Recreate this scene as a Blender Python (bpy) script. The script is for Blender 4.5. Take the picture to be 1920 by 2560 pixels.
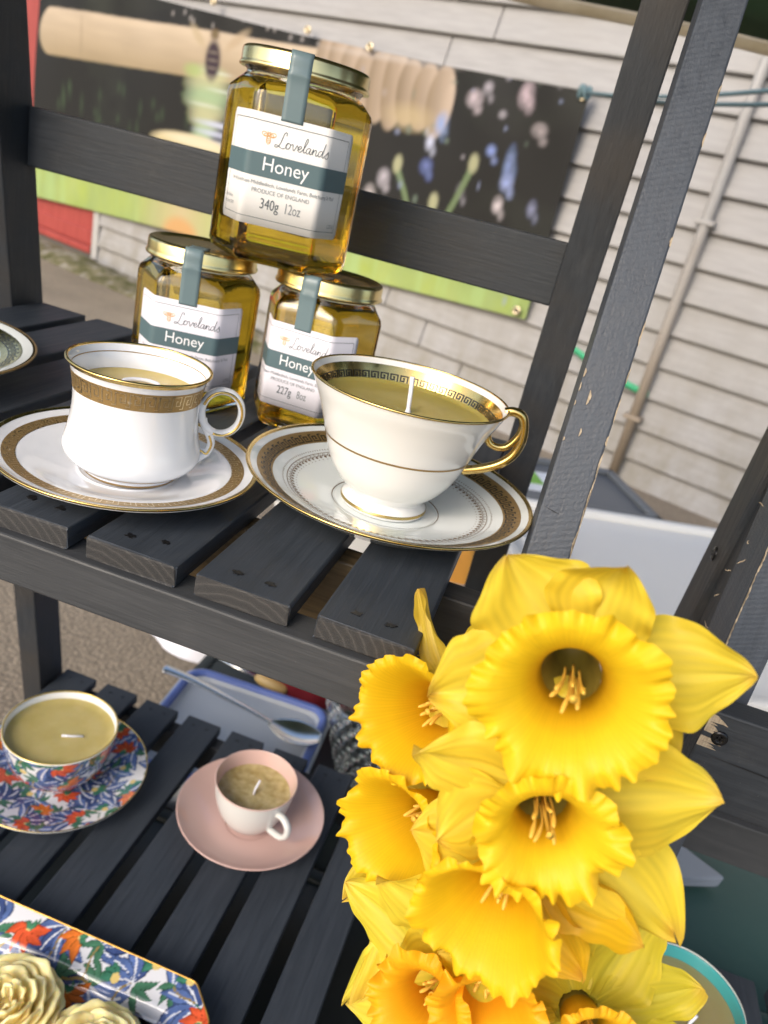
import bpy, bmesh, math, random
import numpy as np
from mathutils import Vector, Matrix
random.seed(7); rng = np.random.default_rng(7)
R = math.radians; PI = math.pi
scn = bpy.context.scene
COL = scn.collection
for o in list(bpy.data.objects): bpy.data.objects.remove(o)

# ------------------------------------------------------------------ camera, sky, sun, exposure
CAMPOS = Vector((0.0197, -0.2756, 0.1771))
cam = bpy.data.cameras.new('camera')
cam.sensor_fit = 'VERTICAL'; cam.sensor_height = 9.6; cam.sensor_width = 7.2
cam.lens = 9.6 * 1932.66 / 2560
cam.clip_start = 0.01; cam.clip_end = 500
cam.dof.use_dof = True; cam.dof.focus_distance = 0.36; cam.dof.aperture_fstop = 3.1
camo = bpy.data.objects.new('camera', cam); COL.objects.link(camo)
camo.location = CAMPOS; camo.rotation_euler = (R(65.8618), R(-12.7897), R(15.3579))
scn.camera = camo
CR = Vector((.9404, .2583, .2214)); CU = Vector((-.3031, .3408, .8899)); CB = Vector((.1544, -.904, .3988))

SUN_EL, SUN_AZ = 33.0, 205.0        # elevation; azimuth of the sun measured from +Y towards +X (behind the camera, left)
w = bpy.data.worlds.new('World'); scn.world = w; w.use_nodes = True
nt = w.node_tree; bg = nt.nodes['Background']
sky = nt.nodes.new('ShaderNodeTexSky'); sky.sky_type = 'NISHITA'; sky.sun_disc = False
sky.sun_elevation = R(SUN_EL); sky.sun_rotation = R(SUN_AZ); sky.air_density = 1.0; sky.dust_density = 3.0; sky.ozone_density = 1.0
nt.links.new(sky.outputs[0], bg.inputs[0]); bg.inputs[1].default_value = 0.15
sl = bpy.data.lights.new('sun', 'SUN'); sl.energy = 0.6; sl.angle = R(30); sl.color = (1, .965, .92)
so = bpy.data.objects.new('sun', sl); COL.objects.link(so)
sd = Vector((math.cos(R(SUN_EL)) * math.sin(R(SUN_AZ)), math.cos(R(SUN_EL)) * math.cos(R(SUN_AZ)), math.sin(R(SUN_EL))))
so.rotation_euler = sd.to_track_quat('Z', 'Y').to_euler(); so.location = sd * 10
scn.view_settings.view_transform = 'Standard'; scn.view_settings.look = 'None'
scn.view_settings.exposure = 0.98; scn.view_settings.gamma = 1.0
scn.render.engine = 'CYCLES'
cy = scn.cycles
cy.max_bounces = 20; cy.transmission_bounces = 18; cy.glossy_bounces = 6; cy.diffuse_bounces = 5; cy.transparent_max_bounces = 12
cy.caustics_reflective = False; cy.caustics_refractive = True; cy.sample_clamp_indirect = 4.0; cy.blur_glossy = 0.5

# ------------------------------------------------------------------ helpers
def lin(*c):
    return tuple((v / 255 / 12.92) if v <= 10 else ((v / 255 + .055) / 1.055) ** 2.4 for v in c)
def tag(o, label=None, cat=None, group=None, kind=None):
    if label: o['label'] = label
    if cat: o['category'] = cat
    if group: o['group'] = group
    if kind: o['kind'] = kind
    return o
def empty(name, loc=(0, 0, 0), rz=0, label=None, cat=None, group=None):
    o = bpy.data.objects.new(name, None); COL.objects.link(o); o.location = loc; o.rotation_euler = (0, 0, rz)
    o.empty_display_size = .01
    return tag(o, label, cat, group)
def link(name, me, mats, parent=None, smooth=False):
    if not isinstance(mats, (list, tuple)): mats = [mats]
    if not me.materials:
        for m in mats: me.materials.append(m)
    if smooth: me.polygons.foreach_set('use_smooth', [True] * len(me.polygons))
    o = bpy.data.objects.new(name, me); COL.objects.link(o)
    if parent: o.parent = parent
    return o
def mobj(name, v, f, mats, parent=None, smooth=False):
    me = bpy.data.meshes.new(name); me.from_pydata([tuple(map(float, p)) for p in v], [], f); me.update()
    return link(name, me, mats, parent, smooth)
def bm_obj(name, bm, mats, parent=None, smooth=False):
    me = bpy.data.meshes.new(name); bm.to_mesh(me); bm.free(); return link(name, me, mats, parent, smooth)
def hexa(p, bev=0.001, seg=2):
    """bevelled hexahedron from 8 points: bottom 4 (ccw) then top 4"""
    bm = bmesh.new(); vs = [bm.verts.new(q) for q in p]
    for f in ((3, 2, 1, 0), (4, 5, 6, 7), (0, 1, 5, 4), (1, 2, 6, 5), (2, 3, 7, 6), (3, 0, 4, 7)): bm.faces.new([vs[i] for i in f])
    if bev > 0: bmesh.ops.bevel(bm, geom=list(bm.edges), offset=bev, segments=seg, profile=.5, affect='EDGES')
    return bm
def boxp(x0, x1, y0, y1, z0, z1):
    return [(x0, y0, z0), (x1, y0, z0), (x1, y1, z0), (x0, y1, z0), (x0, y0, z1), (x1, y0, z1), (x1, y1, z1), (x0, y1, z1)]
def box(name, x0, x1, y0, y1, z0, z1, mats, parent=None, bev=.001):
    return bm_obj(name, hexa(boxp(x0, x1, y0, y1, z0, z1), bev), mats, parent)
def lean(name, x0, x1, yf, dep, z0, z1, mats, parent, bev=.0012, dx=0, sk=0):
    p = [(x0 - dx, yf(z0), z0), (x1 - dx, yf(z0), z0), (x1 - dx - sk, yf(z0) + dep, z0), (x0 - dx - sk, yf(z0) + dep, z0),
         (x0 + dx, yf(z1), z1), (x1 + dx, yf(z1), z1), (x1 + dx - sk, yf(z1) + dep, z1), (x0 + dx - sk, yf(z1) + dep, z1)]
    return bm_obj(name, hexa(p, bev), mats, parent)
def crom(pts, n=8, closed=False):
    P = np.array(pts, float); m = len(P); out = []
    rg = range(m if closed else m - 1)
    for i in rg:
        if closed: p0, p1, p2, p3 = P[i - 1], P[i], P[(i + 1) % m], P[(i + 2) % m]
        else: p0, p1, p2, p3 = P[max(i - 1, 0)], P[i], P[i + 1], P[min(i + 2, m - 1)]
        for t in np.linspace(0, 1, n, endpoint=False):
            out.append(.5 * ((2 * p1) + (p2 - p0) * t + (2 * p0 - 5 * p1 + 4 * p2 - p3) * t * t + (3 * p1 - p0 - 3 * p2 + p3) * t ** 3))
    if not closed: out.append(P[-1])
    return np.array(out)
def grid_faces(nu, nv, cu=False, off=0):
    F = []
    for i in range(nu if cu else nu - 1):
        for j in range(nv - 1):
            a = i * nv + j; b = ((i + 1) % nu) * nv + j
            F.append((off + a, off + b, off + b + 1, off + a + 1))
    return F
def lathe(name, prof, mats, parent=None, n=96, smooth=True, loc=(0, 0, 0)):
    V = []
    for i in range(n):
        a = 2 * PI * i / n
        for r, z in prof: V.append((r * math.cos(a), r * math.sin(a), z))
    o = mobj(name, V, grid_faces(n, len(prof), True), mats, parent, smooth); o.location = loc; return o
def tube(name, path, rad, mats, parent=None, n=12, cap=True, sq=None, ref=None):
    P = np.array(path, float); m = len(P)
    if np.isscalar(rad): rad = [rad] * m
    V = []; T = np.gradient(P, axis=0); T /= np.linalg.norm(T, axis=1)[:, None] + 1e-12
    nrm = np.array(ref if ref is not None else ((0, 0, 1) if abs(T[0][2]) < .9 else (1, 0, 0)), float)
    for i in range(m):
        nrm = nrm - T[i] * (nrm @ T[i]); nrm /= np.linalg.norm(nrm) + 1e-12; bn = np.cross(T[i], nrm)
        for k in range(n):
            a = 2 * PI * k / n; c, s = math.cos(a), math.sin(a)
            rr = rad[i]
            if sq: V.append(P[i] + nrm * c * rr * sq[0] + bn * s * rr * sq[1])
            else: V.append(P[i] + nrm * c * rr + bn * s * rr)
    F = []
    for i in range(m - 1):
        for k in range(n): F.append((i * n + k, i * n + (k + 1) % n, (i + 1) * n + (k + 1) % n, (i + 1) * n + k))
    if cap: F.append(tuple(range(n))[::-1]); F.append(tuple((m - 1) * n + k for k in range(n)))
    return mobj(name, V, F, mats, parent, True)
def noise2(x, y, seed=0, oct=4):
    """smooth value noise, numpy"""
    x = np.asarray(x, float); y = np.asarray(y, float); out = np.zeros(np.broadcast(x, y).shape); amp = 1; tot = 0
    for o in range(oct):
        xi = np.floor(x).astype(int); yi = np.floor(y).astype(int); fx = x - xi; fy = y - yi
        fx = fx * fx * (3 - 2 * fx); fy = fy * fy * (3 - 2 * fy)
        h = lambda a, b: (np.sin(a * 127.1 + b * 311.7 + seed * 74.7 + o * 13.3) * 43758.5453) % 1.0
        out += amp * ((h(xi, yi) * (1 - fx) + h(xi + 1, yi) * fx) * (1 - fy) + (h(xi, yi + 1) * (1 - fx) + h(xi + 1, yi + 1) * fx) * fy)
        tot += amp; amp *= .5; x = x * 2 + 17.3; y = y * 2 + 5.1
    return out / tot
def set_col(me, cols, name='paint'):
    at = me.color_attributes.new(name, 'FLOAT_COLOR', 'POINT')
    c = np.ones((len(me.vertices), 4), np.float32); c[:, :3] = cols
    at.data.foreach_set('color', c.ravel())

# ------------------------------------------------------------------ materials
class NT:
    def __init__(s, name):
        s.m = bpy.data.materials.new(name); s.m.use_nodes = True; s.t = s.m.node_tree; s.b = s.t.nodes['Principled BSDF']
        s.out = s.t.nodes['Material Output']
    def n(s, kind, **kw):
        nd = s.t.nodes.new('ShaderNode' + kind)
        for k, v in kw.items():
            if k in nd.inputs.keys(): nd.inputs[k].default_value = v
            else: setattr(nd, k, v)
        return nd
    def l(s, a, b): s.t.links.new(a, b)
    def set(s, **kw):
        for k, v in kw.items():
            k = k.replace('_', ' ')
            if k in ('Base Color', 'Coat Tint', 'Specular Tint', 'Emission Color') and len(v) == 3: v = (*v, 1)
            s.b.inputs[k].default_value = v
        return s
    def coord(s, out='Object', scale=(1, 1, 1)):
        tc = s.n('TexCoord'); mp = s.n('Mapping'); mp.inputs['Scale'].default_value = scale
        s.l(tc.outputs[out], mp.inputs['Vector']); return mp.outputs[0]
    def ramp(s, fac, stops):
        r = s.n('ValToRGB'); e = r.color_ramp.elements
        while len(e) < len(stops): e.new(.5)
        for el, (p, c) in zip(e, stops): el.position = p; el.color = (*c, 1) if len(c) == 3 else c
        s.l(fac, r.inputs[0]); return r.outputs[0]
    def noise(s, vec, scale, detail=4, rough=.5, dist=0):
        n = s.n('TexNoise'); n.inputs['Scale'].default_value = scale; n.inputs['Detail'].default_value = detail
        n.inputs['Roughness'].default_value = rough; n.inputs['Distortion'].default_value = dist
        if vec is not None: s.l(vec, n.inputs['Vector'])
        return n.outputs['Fac']
    def bump(s, h, dist, strength=1.0):
        b = s.n('Bump'); b.inputs['Distance'].default_value = dist; b.inputs['Strength'].default_value = strength
        s.l(h, b.inputs['Height']); s.l(b.outputs[0], s.b.inputs['Normal']); return b
    def mix(s, fac, a, b, mode='MIX'):
        m = s.n('Mix', data_type='RGBA', blend_type=mode)
        for sock, v in ((m.inputs[0], fac), (m.inputs[6], a), (m.inputs[7], b)):
            if hasattr(v, 'is_output') or isinstance(v, bpy.types.NodeSocket): s.l(v, sock)
            else: sock.default_value = (*v, 1) if isinstance(v, tuple) and len(v) == 3 else v
        return m.outputs[2]
    def col(s, sock): s.l(sock, s.b.inputs['Base Color'])
def plain(name, c, rough=.5, metal=0, **kw):
    t = NT(name).set(Base_Color=c, Roughness=rough, Metallic=metal, **kw); return t.m

def wood_paint(name, axis='Y', c0=(.026, .032, .041), c1=(.045, .054, .068), brown=0.0, rough=.48, saw=False):
    t = NT(name); sc = {'X': (5, 90, 90), 'Y': (90, 5, 90), 'Z': (90, 90, 5)}[axis]
    v = t.coord('Object', sc); oi = t.n('ObjectInfo')
    ad = t.n('VectorMath', operation='ADD'); t.l(v, ad.inputs[0])
    cm = t.n('CombineXYZ'); ml = t.n('Math', operation='MULTIPLY'); ml.inputs[1].default_value = 37; t.l(oi.outputs['Random'], ml.inputs[0])
    for k in range(3): t.l(ml.outputs[0], cm.inputs[k])
    t.l(cm.outputs[0], ad.inputs[1]); v = ad.outputs[0]
    grain = t.noise(v, 3.0, 6, .65, .4)
    base = t.ramp(grain, [(.25, c0), (.75, c1)])
    bro = t.noise(t.coord('Object', (9, 9, 9)), 2.2, 3, .5)
    if brown > 0:
        fac = t.ramp(bro, [(.42, (0, 0, 0)), (.72, (brown,) * 3)])
        base = t.mix(fac, base, (.052, .043, .034))
    ss = {'X': (14, 420, 420), 'Y': (420, 14, 420), 'Z': (420, 420, 14)}[axis]
    scr = t.noise(t.coord('Object', ss), 1.0, 3, .6, .6); pat = t.noise(t.coord('Object', (1, 1, 1)), 22, 3, .6)
    mu = t.n('Math', operation='MULTIPLY'); t.l(t.ramp(scr, [(.60, (0, 0, 0)), (.70, (1, 1, 1))]), mu.inputs[0]); t.l(t.ramp(pat, [(.5, (0, 0, 0)), (.8, (.35, .35, .35))]), mu.inputs[1])
    base = t.mix(mu.outputs[0], base, (.13, .135, .14))
    du = t.noise(t.coord('Object', (1, 1, 1)), 45, 4, .65); base = t.mix(t.ramp(du, [(.55, (0, 0, 0)), (.85, (.16, .16, .16))]), base, (.11, .11, .11))
    sp = t.noise(t.coord('Object', (1, 1, 1)), 900, 2, .5)
    fac = t.ramp(sp, [(.74, (0, 0, 0)), (.80, (.28, .28, .28))])
    base = t.mix(fac, base, (.22, .22, .22))
    t.col(base)
    rr = t.ramp(grain, [(.3, (rough - .08,) * 3), (.7, (rough + .14,) * 3)]); t.l(rr, t.b.inputs['Roughness'])
    fine = t.noise(v, 9, 4, .6)
    m = t.n('Math', operation='ADD'); t.l(grain, m.inputs[0]); t.l(fine, m.inputs[1])
    hgt = m.outputs[0]
    if saw:   # diagonal marks left by the saw
        mp = t.n('Mapping'); tc = t.n('TexCoord'); t.l(tc.outputs['Object'], mp.inputs['Vector']); mp.inputs['Rotation'].default_value = (0, R(22), 0)
        wv = t.n('TexWave', wave_type='BANDS', bands_direction='Z'); wv.inputs['Scale'].default_value = 105; wv.inputs['Distortion'].default_value = 3.5; wv.inputs['Detail'].default_value = 3; wv.inputs['Detail Scale'].default_value = 4
        t.l(mp.outputs[0], wv.inputs['Vector']); m2 = t.n('Math', operation='MULTIPLY_ADD'); m2.inputs[1].default_value = .35; t.l(wv.outputs['Fac'], m2.inputs[0]); t.l(hgt, m2.inputs[2]); hgt = m2.outputs[0]
    t.bump(hgt, .0005, .42)
    t.set(Specular_IOR_Level=.35)
    return t.m
M = {}
M['wy'] = wood_paint('charcoal_painted_wood_slat', 'Y')
M['wx'] = wood_paint('charcoal_painted_wood_rail', 'X', c0=(.038, .041, .045), c1=(.058, .061, .066), rough=.42)
M['wxb'] = wood_paint('dark_painted_wood_rail', 'X', c0=(.020, .0245, .031), c1=(.034, .040, .048), brown=.2)
M['wz'] = wood_paint('dark_painted_wood_leg', 'Z', c0=(.022, .026, .032), c1=(.036, .041, .048), brown=.5)
M['wzb'] = wood_paint('slate_painted_wood_leg', 'Z', c0=(.040, .048, .062), c1=(.064, .076, .096), rough=.42, saw=True)
def end_grain():
    t = NT('end_grain_wood'); v = t.coord('Object', (1, 1, 1)); oi = t.n('ObjectInfo')
    mp = t.n('Mapping'); t.l(v, mp.inputs['Vector']); cm = t.n('CombineXYZ'); ml = t.n('Math', operation='MULTIPLY_ADD'); ml.inputs[1].default_value = .08; ml.inputs[2].default_value = -.04
    t.l(oi.outputs['Random'], ml.inputs[0]); t.l(ml.outputs[0], cm.inputs[0]); cm.inputs[2].default_value = .045
    t.l(cm.outputs[0], mp.inputs['Location'])
    wv = t.n('TexWave', wave_type='RINGS', rings_direction='Y'); wv.inputs['Scale'].default_value = 75; wv.inputs['Distortion'].default_value = 2.2
    wv.inputs['Detail'].default_value = 3; wv.inputs['Detail Scale'].default_value = 1.5
    t.l(mp.outputs[0], wv.inputs['Vector'])
    c = t.ramp(wv.outputs['Fac'], [(.0, (.026, .026, .027)), (.85, (.034, .033, .033)), (.99, (.056, .054, .052))])
    fi = t.noise(v, 1500, 3, .6); c2 = t.mix(t.ramp(fi, [(.4, (0, 0, 0)), (.8, (.5, .5, .5))]), c, (.048, .046, .044)); t.col(c2)
    t.set(Roughness=.7); t.bump(fi, .0005, .7); return t.m
M['end'] = end_grain()
def raw():
    t = NT('raw_splintered_wood'); g = t.noise(t.coord('Object', (300, 300, 40)), 3, 4, .6)
    t.col(t.ramp(g, [(.3, (.26, .20, .135)), (.7, (.46, .385, .28))])); t.set(Roughness=.8); t.bump(g, .0004, .6); return t.m
M['raw'] = raw()
M['hole'] = plain('dark_screw_hole', (.006, .006, .007), .35)
M['screw'] = plain('black_screw_metal', (.03, .03, .032), .25, .8)
def porcelain(name, c, rough=.07):
    t = NT(name).set(Base_Color=c, Roughness=rough, Specular_IOR_Level=.55, Coat_Weight=.4, Coat_Roughness=.04)
    n = t.noise(t.coord('Object', (1, 1, 1)), 60, 2, .5); t.bump(n, .0002, .12); return t.m
M['por_white'] = porcelain('white_bone_china', (.80, .81, .83))
M['por_cream'] = porcelain('cream_white_china', (.80, .79, .755))
M['por_cool'] = porcelain('pale_blue_white_china', (.77, .81, .80))
M['pink'] = porcelain('dusty_pink_glaze', (.60, .41, .365), .18)
M['grey_white'] = porcelain('grey_white_glaze', (.62, .62, .60), .22)
M['teal'] = porcelain('turquoise_glaze', (.05, .33, .35), .2)
def gold(name, c, rough):
    t = NT(name).set(Base_Color=c, Roughness=rough, Metallic=1.0)
    n = t.noise(t.coord('Object', (1, 1, 1)), 400, 3, .6); t.l(t.ramp(n, [(.3, (rough * .7,) * 3), (.7, (rough * 1.4,) * 3)]), t.b.inputs['Roughness'])
    t.col(t.mix(n, c, tuple(v * .8 for v in c)))
    wn = t.noise(t.coord('Object', (1, 1, 1)), 260, 4, .7); wf = t.ramp(wn, [(.66, (0, 0, 0)), (.74, (.8, .8, .8))])   # rubbed gilding
    d = t.n('BsdfPrincipled'); d.inputs['Base Color'].default_value = (.62, .56, .46, 1); d.inputs['Roughness'].default_value = .2
    mx = t.n('MixShader'); t.l(wf, mx.inputs[0]); t.l(t.b.outputs[0], mx.inputs[1]); t.l(d.outputs[0], mx.inputs[2]); t.l(mx.outputs[0], t.out.inputs[0]); return t.m
M['gold'] = gold('gilt', (.78, .56, .20), .2)
M['gold_dk'] = gold('antique_gilt', (.44, .29, .115), .38); M['gold_dk'].node_tree.nodes['Principled BSDF'].inputs['Metallic'].default_value = .6
M['gold_lt'] = gold('pale_gilt_line', (.86, .72, .48), .3)
M['lid'] = NT('brushed_gold_lid').set(Base_Color=(.83, .66, .30), Roughness=.27, Metallic=1.0).m
M['key_blk'] = plain('black_transfer_print', (.018, .015, .008), .3)
M['brown_line'] = plain('brown_gilt_line', (.15, .08, .03), .35, .1)
def wax(name, c, c2, rough=.35, sc=90):
    t = NT(name); n = t.noise(t.coord('Object', (1, 1, 1)), sc, 4, .55)
    t.col(t.ramp(n, [(.3, c), (.7, c2)])); t.set(Roughness=rough, Subsurface_Weight=.6, Subsurface_Scale=.006)
    t.b.inputs['Subsurface Radius'].default_value = (1, .7, .25); t.bump(n, .0004, .3); return t.m
M['wax'] = wax('olive_beeswax', (.39, .315, .08), (.45, .365, .10), .3)
M['wax_warm'] = wax('warm_beeswax', (.55, .42, .14), (.62, .49, .19), .3)
M['wax_mott'] = wax('mottled_beeswax', (.36, .27, .09), (.60, .51, .27), .45, 130)
M['wax_rose'] = wax('pale_yellow_beeswax', (.90, .74, .34), (.93, .79, .42), .42)
M['wick'] = plain('white_cotton_wick', (.82, .82, .88), .8)
M['paper'] = plain('white_label_paper', (.80, .785, .76), .55)
M['paper_l'] = plain('lilac_white_label_paper', (.76, .74, .80), .55)
M['slate'] = plain('slate_teal_print', (.085, .14, .155), .5)
M['ink'] = plain('grey_ink', (.09, .11, .12), .6)
M['ink_lt'] = plain('fine_grey_ink', (.22, .24, .25), .6)
M['ink_w'] = plain('white_ink', (.85, .86, .87), .5)
M['ink_o'] = plain('orange_ink', (.75, .42, .16), .6)
M['seal'] = plain('slate_seal_tape', (.135, .195, .21), .32)
def glass(name, c=(1, 1, 1), ior=1.5, rough=0.0):
    return NT(name).set(Base_Color=c, Roughness=rough, Transmission_Weight=1.0, IOR=ior).m
M['glass'] = glass('clear_jar_glass', (.985, 1, .97))
M['honey'] = glass('golden_honey', (.89, .625, .055), 1.42)
M['crystal'] = glass('cut_crystal', (.93, .96, .95), 1.55)

# ------------------------------------------------------------------ the setting: ground
def ground_mat():
    t = NT('gritty_tan_tarmac'); v = t.coord('Object', (1, 1, 1))
    big = t.noise(v, 1.2, 4, .6); vo = t.n('TexVoronoi'); vo.inputs['Scale'].default_value = 95; t.l(v, vo.inputs['Vector'])
    fine = t.noise(v, 140, 3, .7)
    c = t.ramp(fine, [(.25, (.14, .105, .07)), (.55, (.34, .275, .20)), (.8, (.66, .57, .45))])
    st = t.ramp(vo.outputs['Distance'], [(.0, (1, 1, 1)), (.35, (.55, .55, .55)), (.6, (.25, .25, .25))])
    c = t.mix(.65, c, st, 'MULTIPLY'); c = t.mix(t.ramp(big, [(.35, (0, 0, 0)), (.7, (.45, .45, .45))]), c, (.40, .33, .24))
    t.col(c); t.set(Roughness=.9); t.bump(vo.outputs['Distance'], .004, .6); return t.m
g = mobj('ground', [(-60, -60, -.9), (60, -60, -.9), (60, 60, -.9), (-60, 60, -.9)], [(0, 1, 2, 3)], ground_mat()); tag(g, kind='structure')

# ------------------------------------------------------------------ clapboard building (local: x along the wall, y into the wall, z up)
WALL_P = Vector((-3.363, 4.874, 0)); WALL_A = R(-21.28)
bld = empty('clapboard_building', WALL_P, WALL_A, 'low building clad in pale grey overlapping boards behind the stands', 'building')
def siding():
    t = NT('pale_weathered_cladding'); oi = t.n('ObjectInfo'); v = t.coord('Object', (2, 2, 14)); n = t.noise(v, 3, 5, .6)
    c = t.ramp(n, [(.25, (.262, .255, .248)), (.75, (.34, .33, .322))])
    d = t.noise(t.coord('Object', (1.3, 1, 3)), 2, 4, .6)
    c = t.mix(t.ramp(d, [(.5, (0, 0, 0)), (.8, (.3, .3, .3))]), c, (.25, .23, .20))
    sx = t.n('SeparateXYZ'); tc = t.n('TexCoord'); t.l(tc.outputs['Object'], sx.inputs[0]); mr = t.n('MapRange'); mr.inputs[1].default_value = .1; mr.inputs[2].default_value = -.85; mr.inputs[4].default_value = .75; t.l(sx.outputs[2], mr.inputs[0])
    dn = t.noise(t.coord('Object', (2.5, 2.5, 1.2)), 3, 5, .65); mm_ = t.n('Math', operation='MULTIPLY'); t.l(mr.outputs[0], mm_.inputs[0]); t.l(t.ramp(dn, [(.38, (0, 0, 0)), (.7, (1, 1, 1))]), mm_.inputs[1])
    c = t.mix(mm_.outputs[0], c, (.17, .15, .105)); t.col(c); t.set(Roughness=.6); t.bump(n, .003, .3); return t.m
M['siding'] = siding()
M['siding_dk'] = plain('grey_backing_board', (.16, .145, .125), .8)
M['trim'] = plain('grey_corner_trim', (.38, .37, .35), .6)
pitch = .1443; z0 = -.929
for k in range(18):
    zb = z0 + k * pitch; cuts = [.055, 2.9 + .9 * ((k * 37) % 10) / 10 - .4, 6.6]
    if k == 11: cuts = [.055, 2.62, 6.6]
    if k == 10: cuts = [.055, 2.98, 6.6]
    for a, b in zip(cuts[:-1], cuts[1:]):
        p = [(a, -.042, zb), (b - .003, -.042, zb), (b - .003, .0, zb), (a, .0, zb), (a, -.010, zb + pitch + .012), (b - .003, -.010, zb + pitch + .012), (b - .003, .0, zb + pitch + .012), (a, .0, zb + pitch + .012)]
        bm_obj('board', hexa(p, .009, 2), M['siding'], bld)
box('wall_core', -2.5, 6.6, .001, 2.5, -.9, 1.7, M['siding_dk'], bld, 0)
box('corner_trim', -.015, .05, -.036, .0, -.885, 1.7, M['trim'], bld, .003)
def red_mat():
    t = NT('faded_red_paint'); n = t.noise(t.coord('Object', (8, 8, 1)), 3, 4, .6); t.col(t.ramp(n, [(.3, (.26, .035, .028)), (.7, (.36, .06, .048))])); t.set(Roughness=.5); return t.m
M['red'] = red_mat()
dr = box('door', -1.75, -.02, -.02, .0, -.86, 1.5, M['red'], bld, .003)
box('kick_rail', -1.75, -.022, -.034, -.021, -.80, -.70, M['red'], dr, .004)
box('weather_strip', -1.75, -.022, -.045, -.021, -.858, -.81, M['red'], dr, .006)
for zz in (-.62, .1, .8): box('muntin', -1.75, -.022, -.024, -.0205, zz, zz + .012, M['red'], dr, .001)
# roof edge so the building has a top
bm_obj('roof', hexa([(-2.7, -.12, 1.69), (6.8, -.12, 1.69), (6.8, 2.6, 2.3), (-2.7, 2.6, 2.3), (-2.7, -.12, 1.74), (6.8, -.12, 1.74), (6.8, 2.6, 2.35), (-2.7, 2.6, 2.35)], .005), plain('dark_roof_felt', (.05, .05, .05), .9), bld)
# downpipe
pipe = empty('downpipe', WALL_P, WALL_A, 'thin grey downpipe running up the clapboard wall', 'pipe')
def pipe_mat():
    t = NT('stained_grey_pipe'); n = t.noise(t.coord('Object', (6, 6, 2)), 2, 4, .6); sx = t.n('SeparateXYZ'); tc = t.n('TexCoord'); t.l(tc.outputs['Object'], sx.inputs[0])
    mr = t.n('MapRange'); mr.inputs[1].default_value = -.55; mr.inputs[2].default_value = .25; t.l(sx.outputs[2], mr.inputs[0])
    c = t.mix(mr.outputs[0], (.27, .22, .165), (.34, .335, .325)); c = t.mix(t.ramp(n, [(.4, (0, 0, 0)), (.8, (.6, .6, .6))]), c, (.24, .2, .16)); t.col(c); t.set(Roughness=.5); return t.m
pmat = pipe_mat()
tube('pipe', [(4.075, -.062, -.9), (4.075, -.062, -.2), (4.075, -.062, .6), (4.075, -.062, 1.66)], .023, pmat, pipe, 16)
for zz in (-.60, .25, 1.0): box('pipe_bracket', 4.035, 4.115, -.088, -.030, zz, zz + .02, pmat, pipe, .003)

# moss and rubble along the foot of the wall
def foot_strip():
    V = []; F = []; nu, nv = 260, 14
    for i in range(nu):
        for j in range(nv):
            u = -1.6 + 4.8 * i / (nu - 1); v = j / (nv - 1)
            y = -.05 - .42 * v
            h = .045 * max(0, math.sin(PI * v)) ** .7 * float(noise2(u * 6, v * 3 + 3, 3)) * 1.6 + .012 * float(noise2(u * 30, v * 20, 5, 2)) * math.sin(PI * v)
            V.append((u, y + .05 * float(noise2(u * 3, 1.5, 9)) * v, -.899 + h))
    t = NT('mossy_rubble'); n = t.noise(t.coord('Object', (1, 1, 1)), 9, 4, .65); f = t.noise(t.coord('Object', (1, 1, 1)), 60, 3, .6)
    c = t.ramp(n, [(.38, (.30, .27, .22)), (.5, (.16, .14, .07)), (.62, (.075, .075, .018))]); t.col(t.mix(.5, c, t.ramp(f, [(.3, (.3, .3, .3)), (.7, (1, 1, 1))]), 'MULTIPLY')); t.set(Roughness=.95); t.bump(f, .01, .6)
    o = mobj('moss', V, grid_faces(nu, nv), t.m, None, True); o.location = WALL_P; o.rotation_euler = (0, 0, WALL_A)
    tag(o, 'mossy rubble strip along the foot of the wall', 'moss', kind='stuff')
foot_strip()
pv = []
for k in range(40):
    a = 2 * PI * k / 40; rr = 1 + .25 * math.sin(3 * a + 1) + .15 * math.sin(7 * a)
    pv.append((-1.93 + .34 * rr * math.cos(a) + .05 * math.sin(a), 3.05 + .085 * rr * math.sin(a) + .12 * math.cos(a), -.8975))
def paintmark():
    t = NT('worn_blue_paint'); n = t.noise(t.coord('Object', (3, 3, 3)), 8, 4, .7); t.col(t.ramp(n, [(.35, (.25, .25, .24)), (.6, (.16, .27, .46))])); t.set(Roughness=.85); return t.m
pm = mobj('paint_mark', pv, [tuple(range(40))], paintmark(), g)

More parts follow.
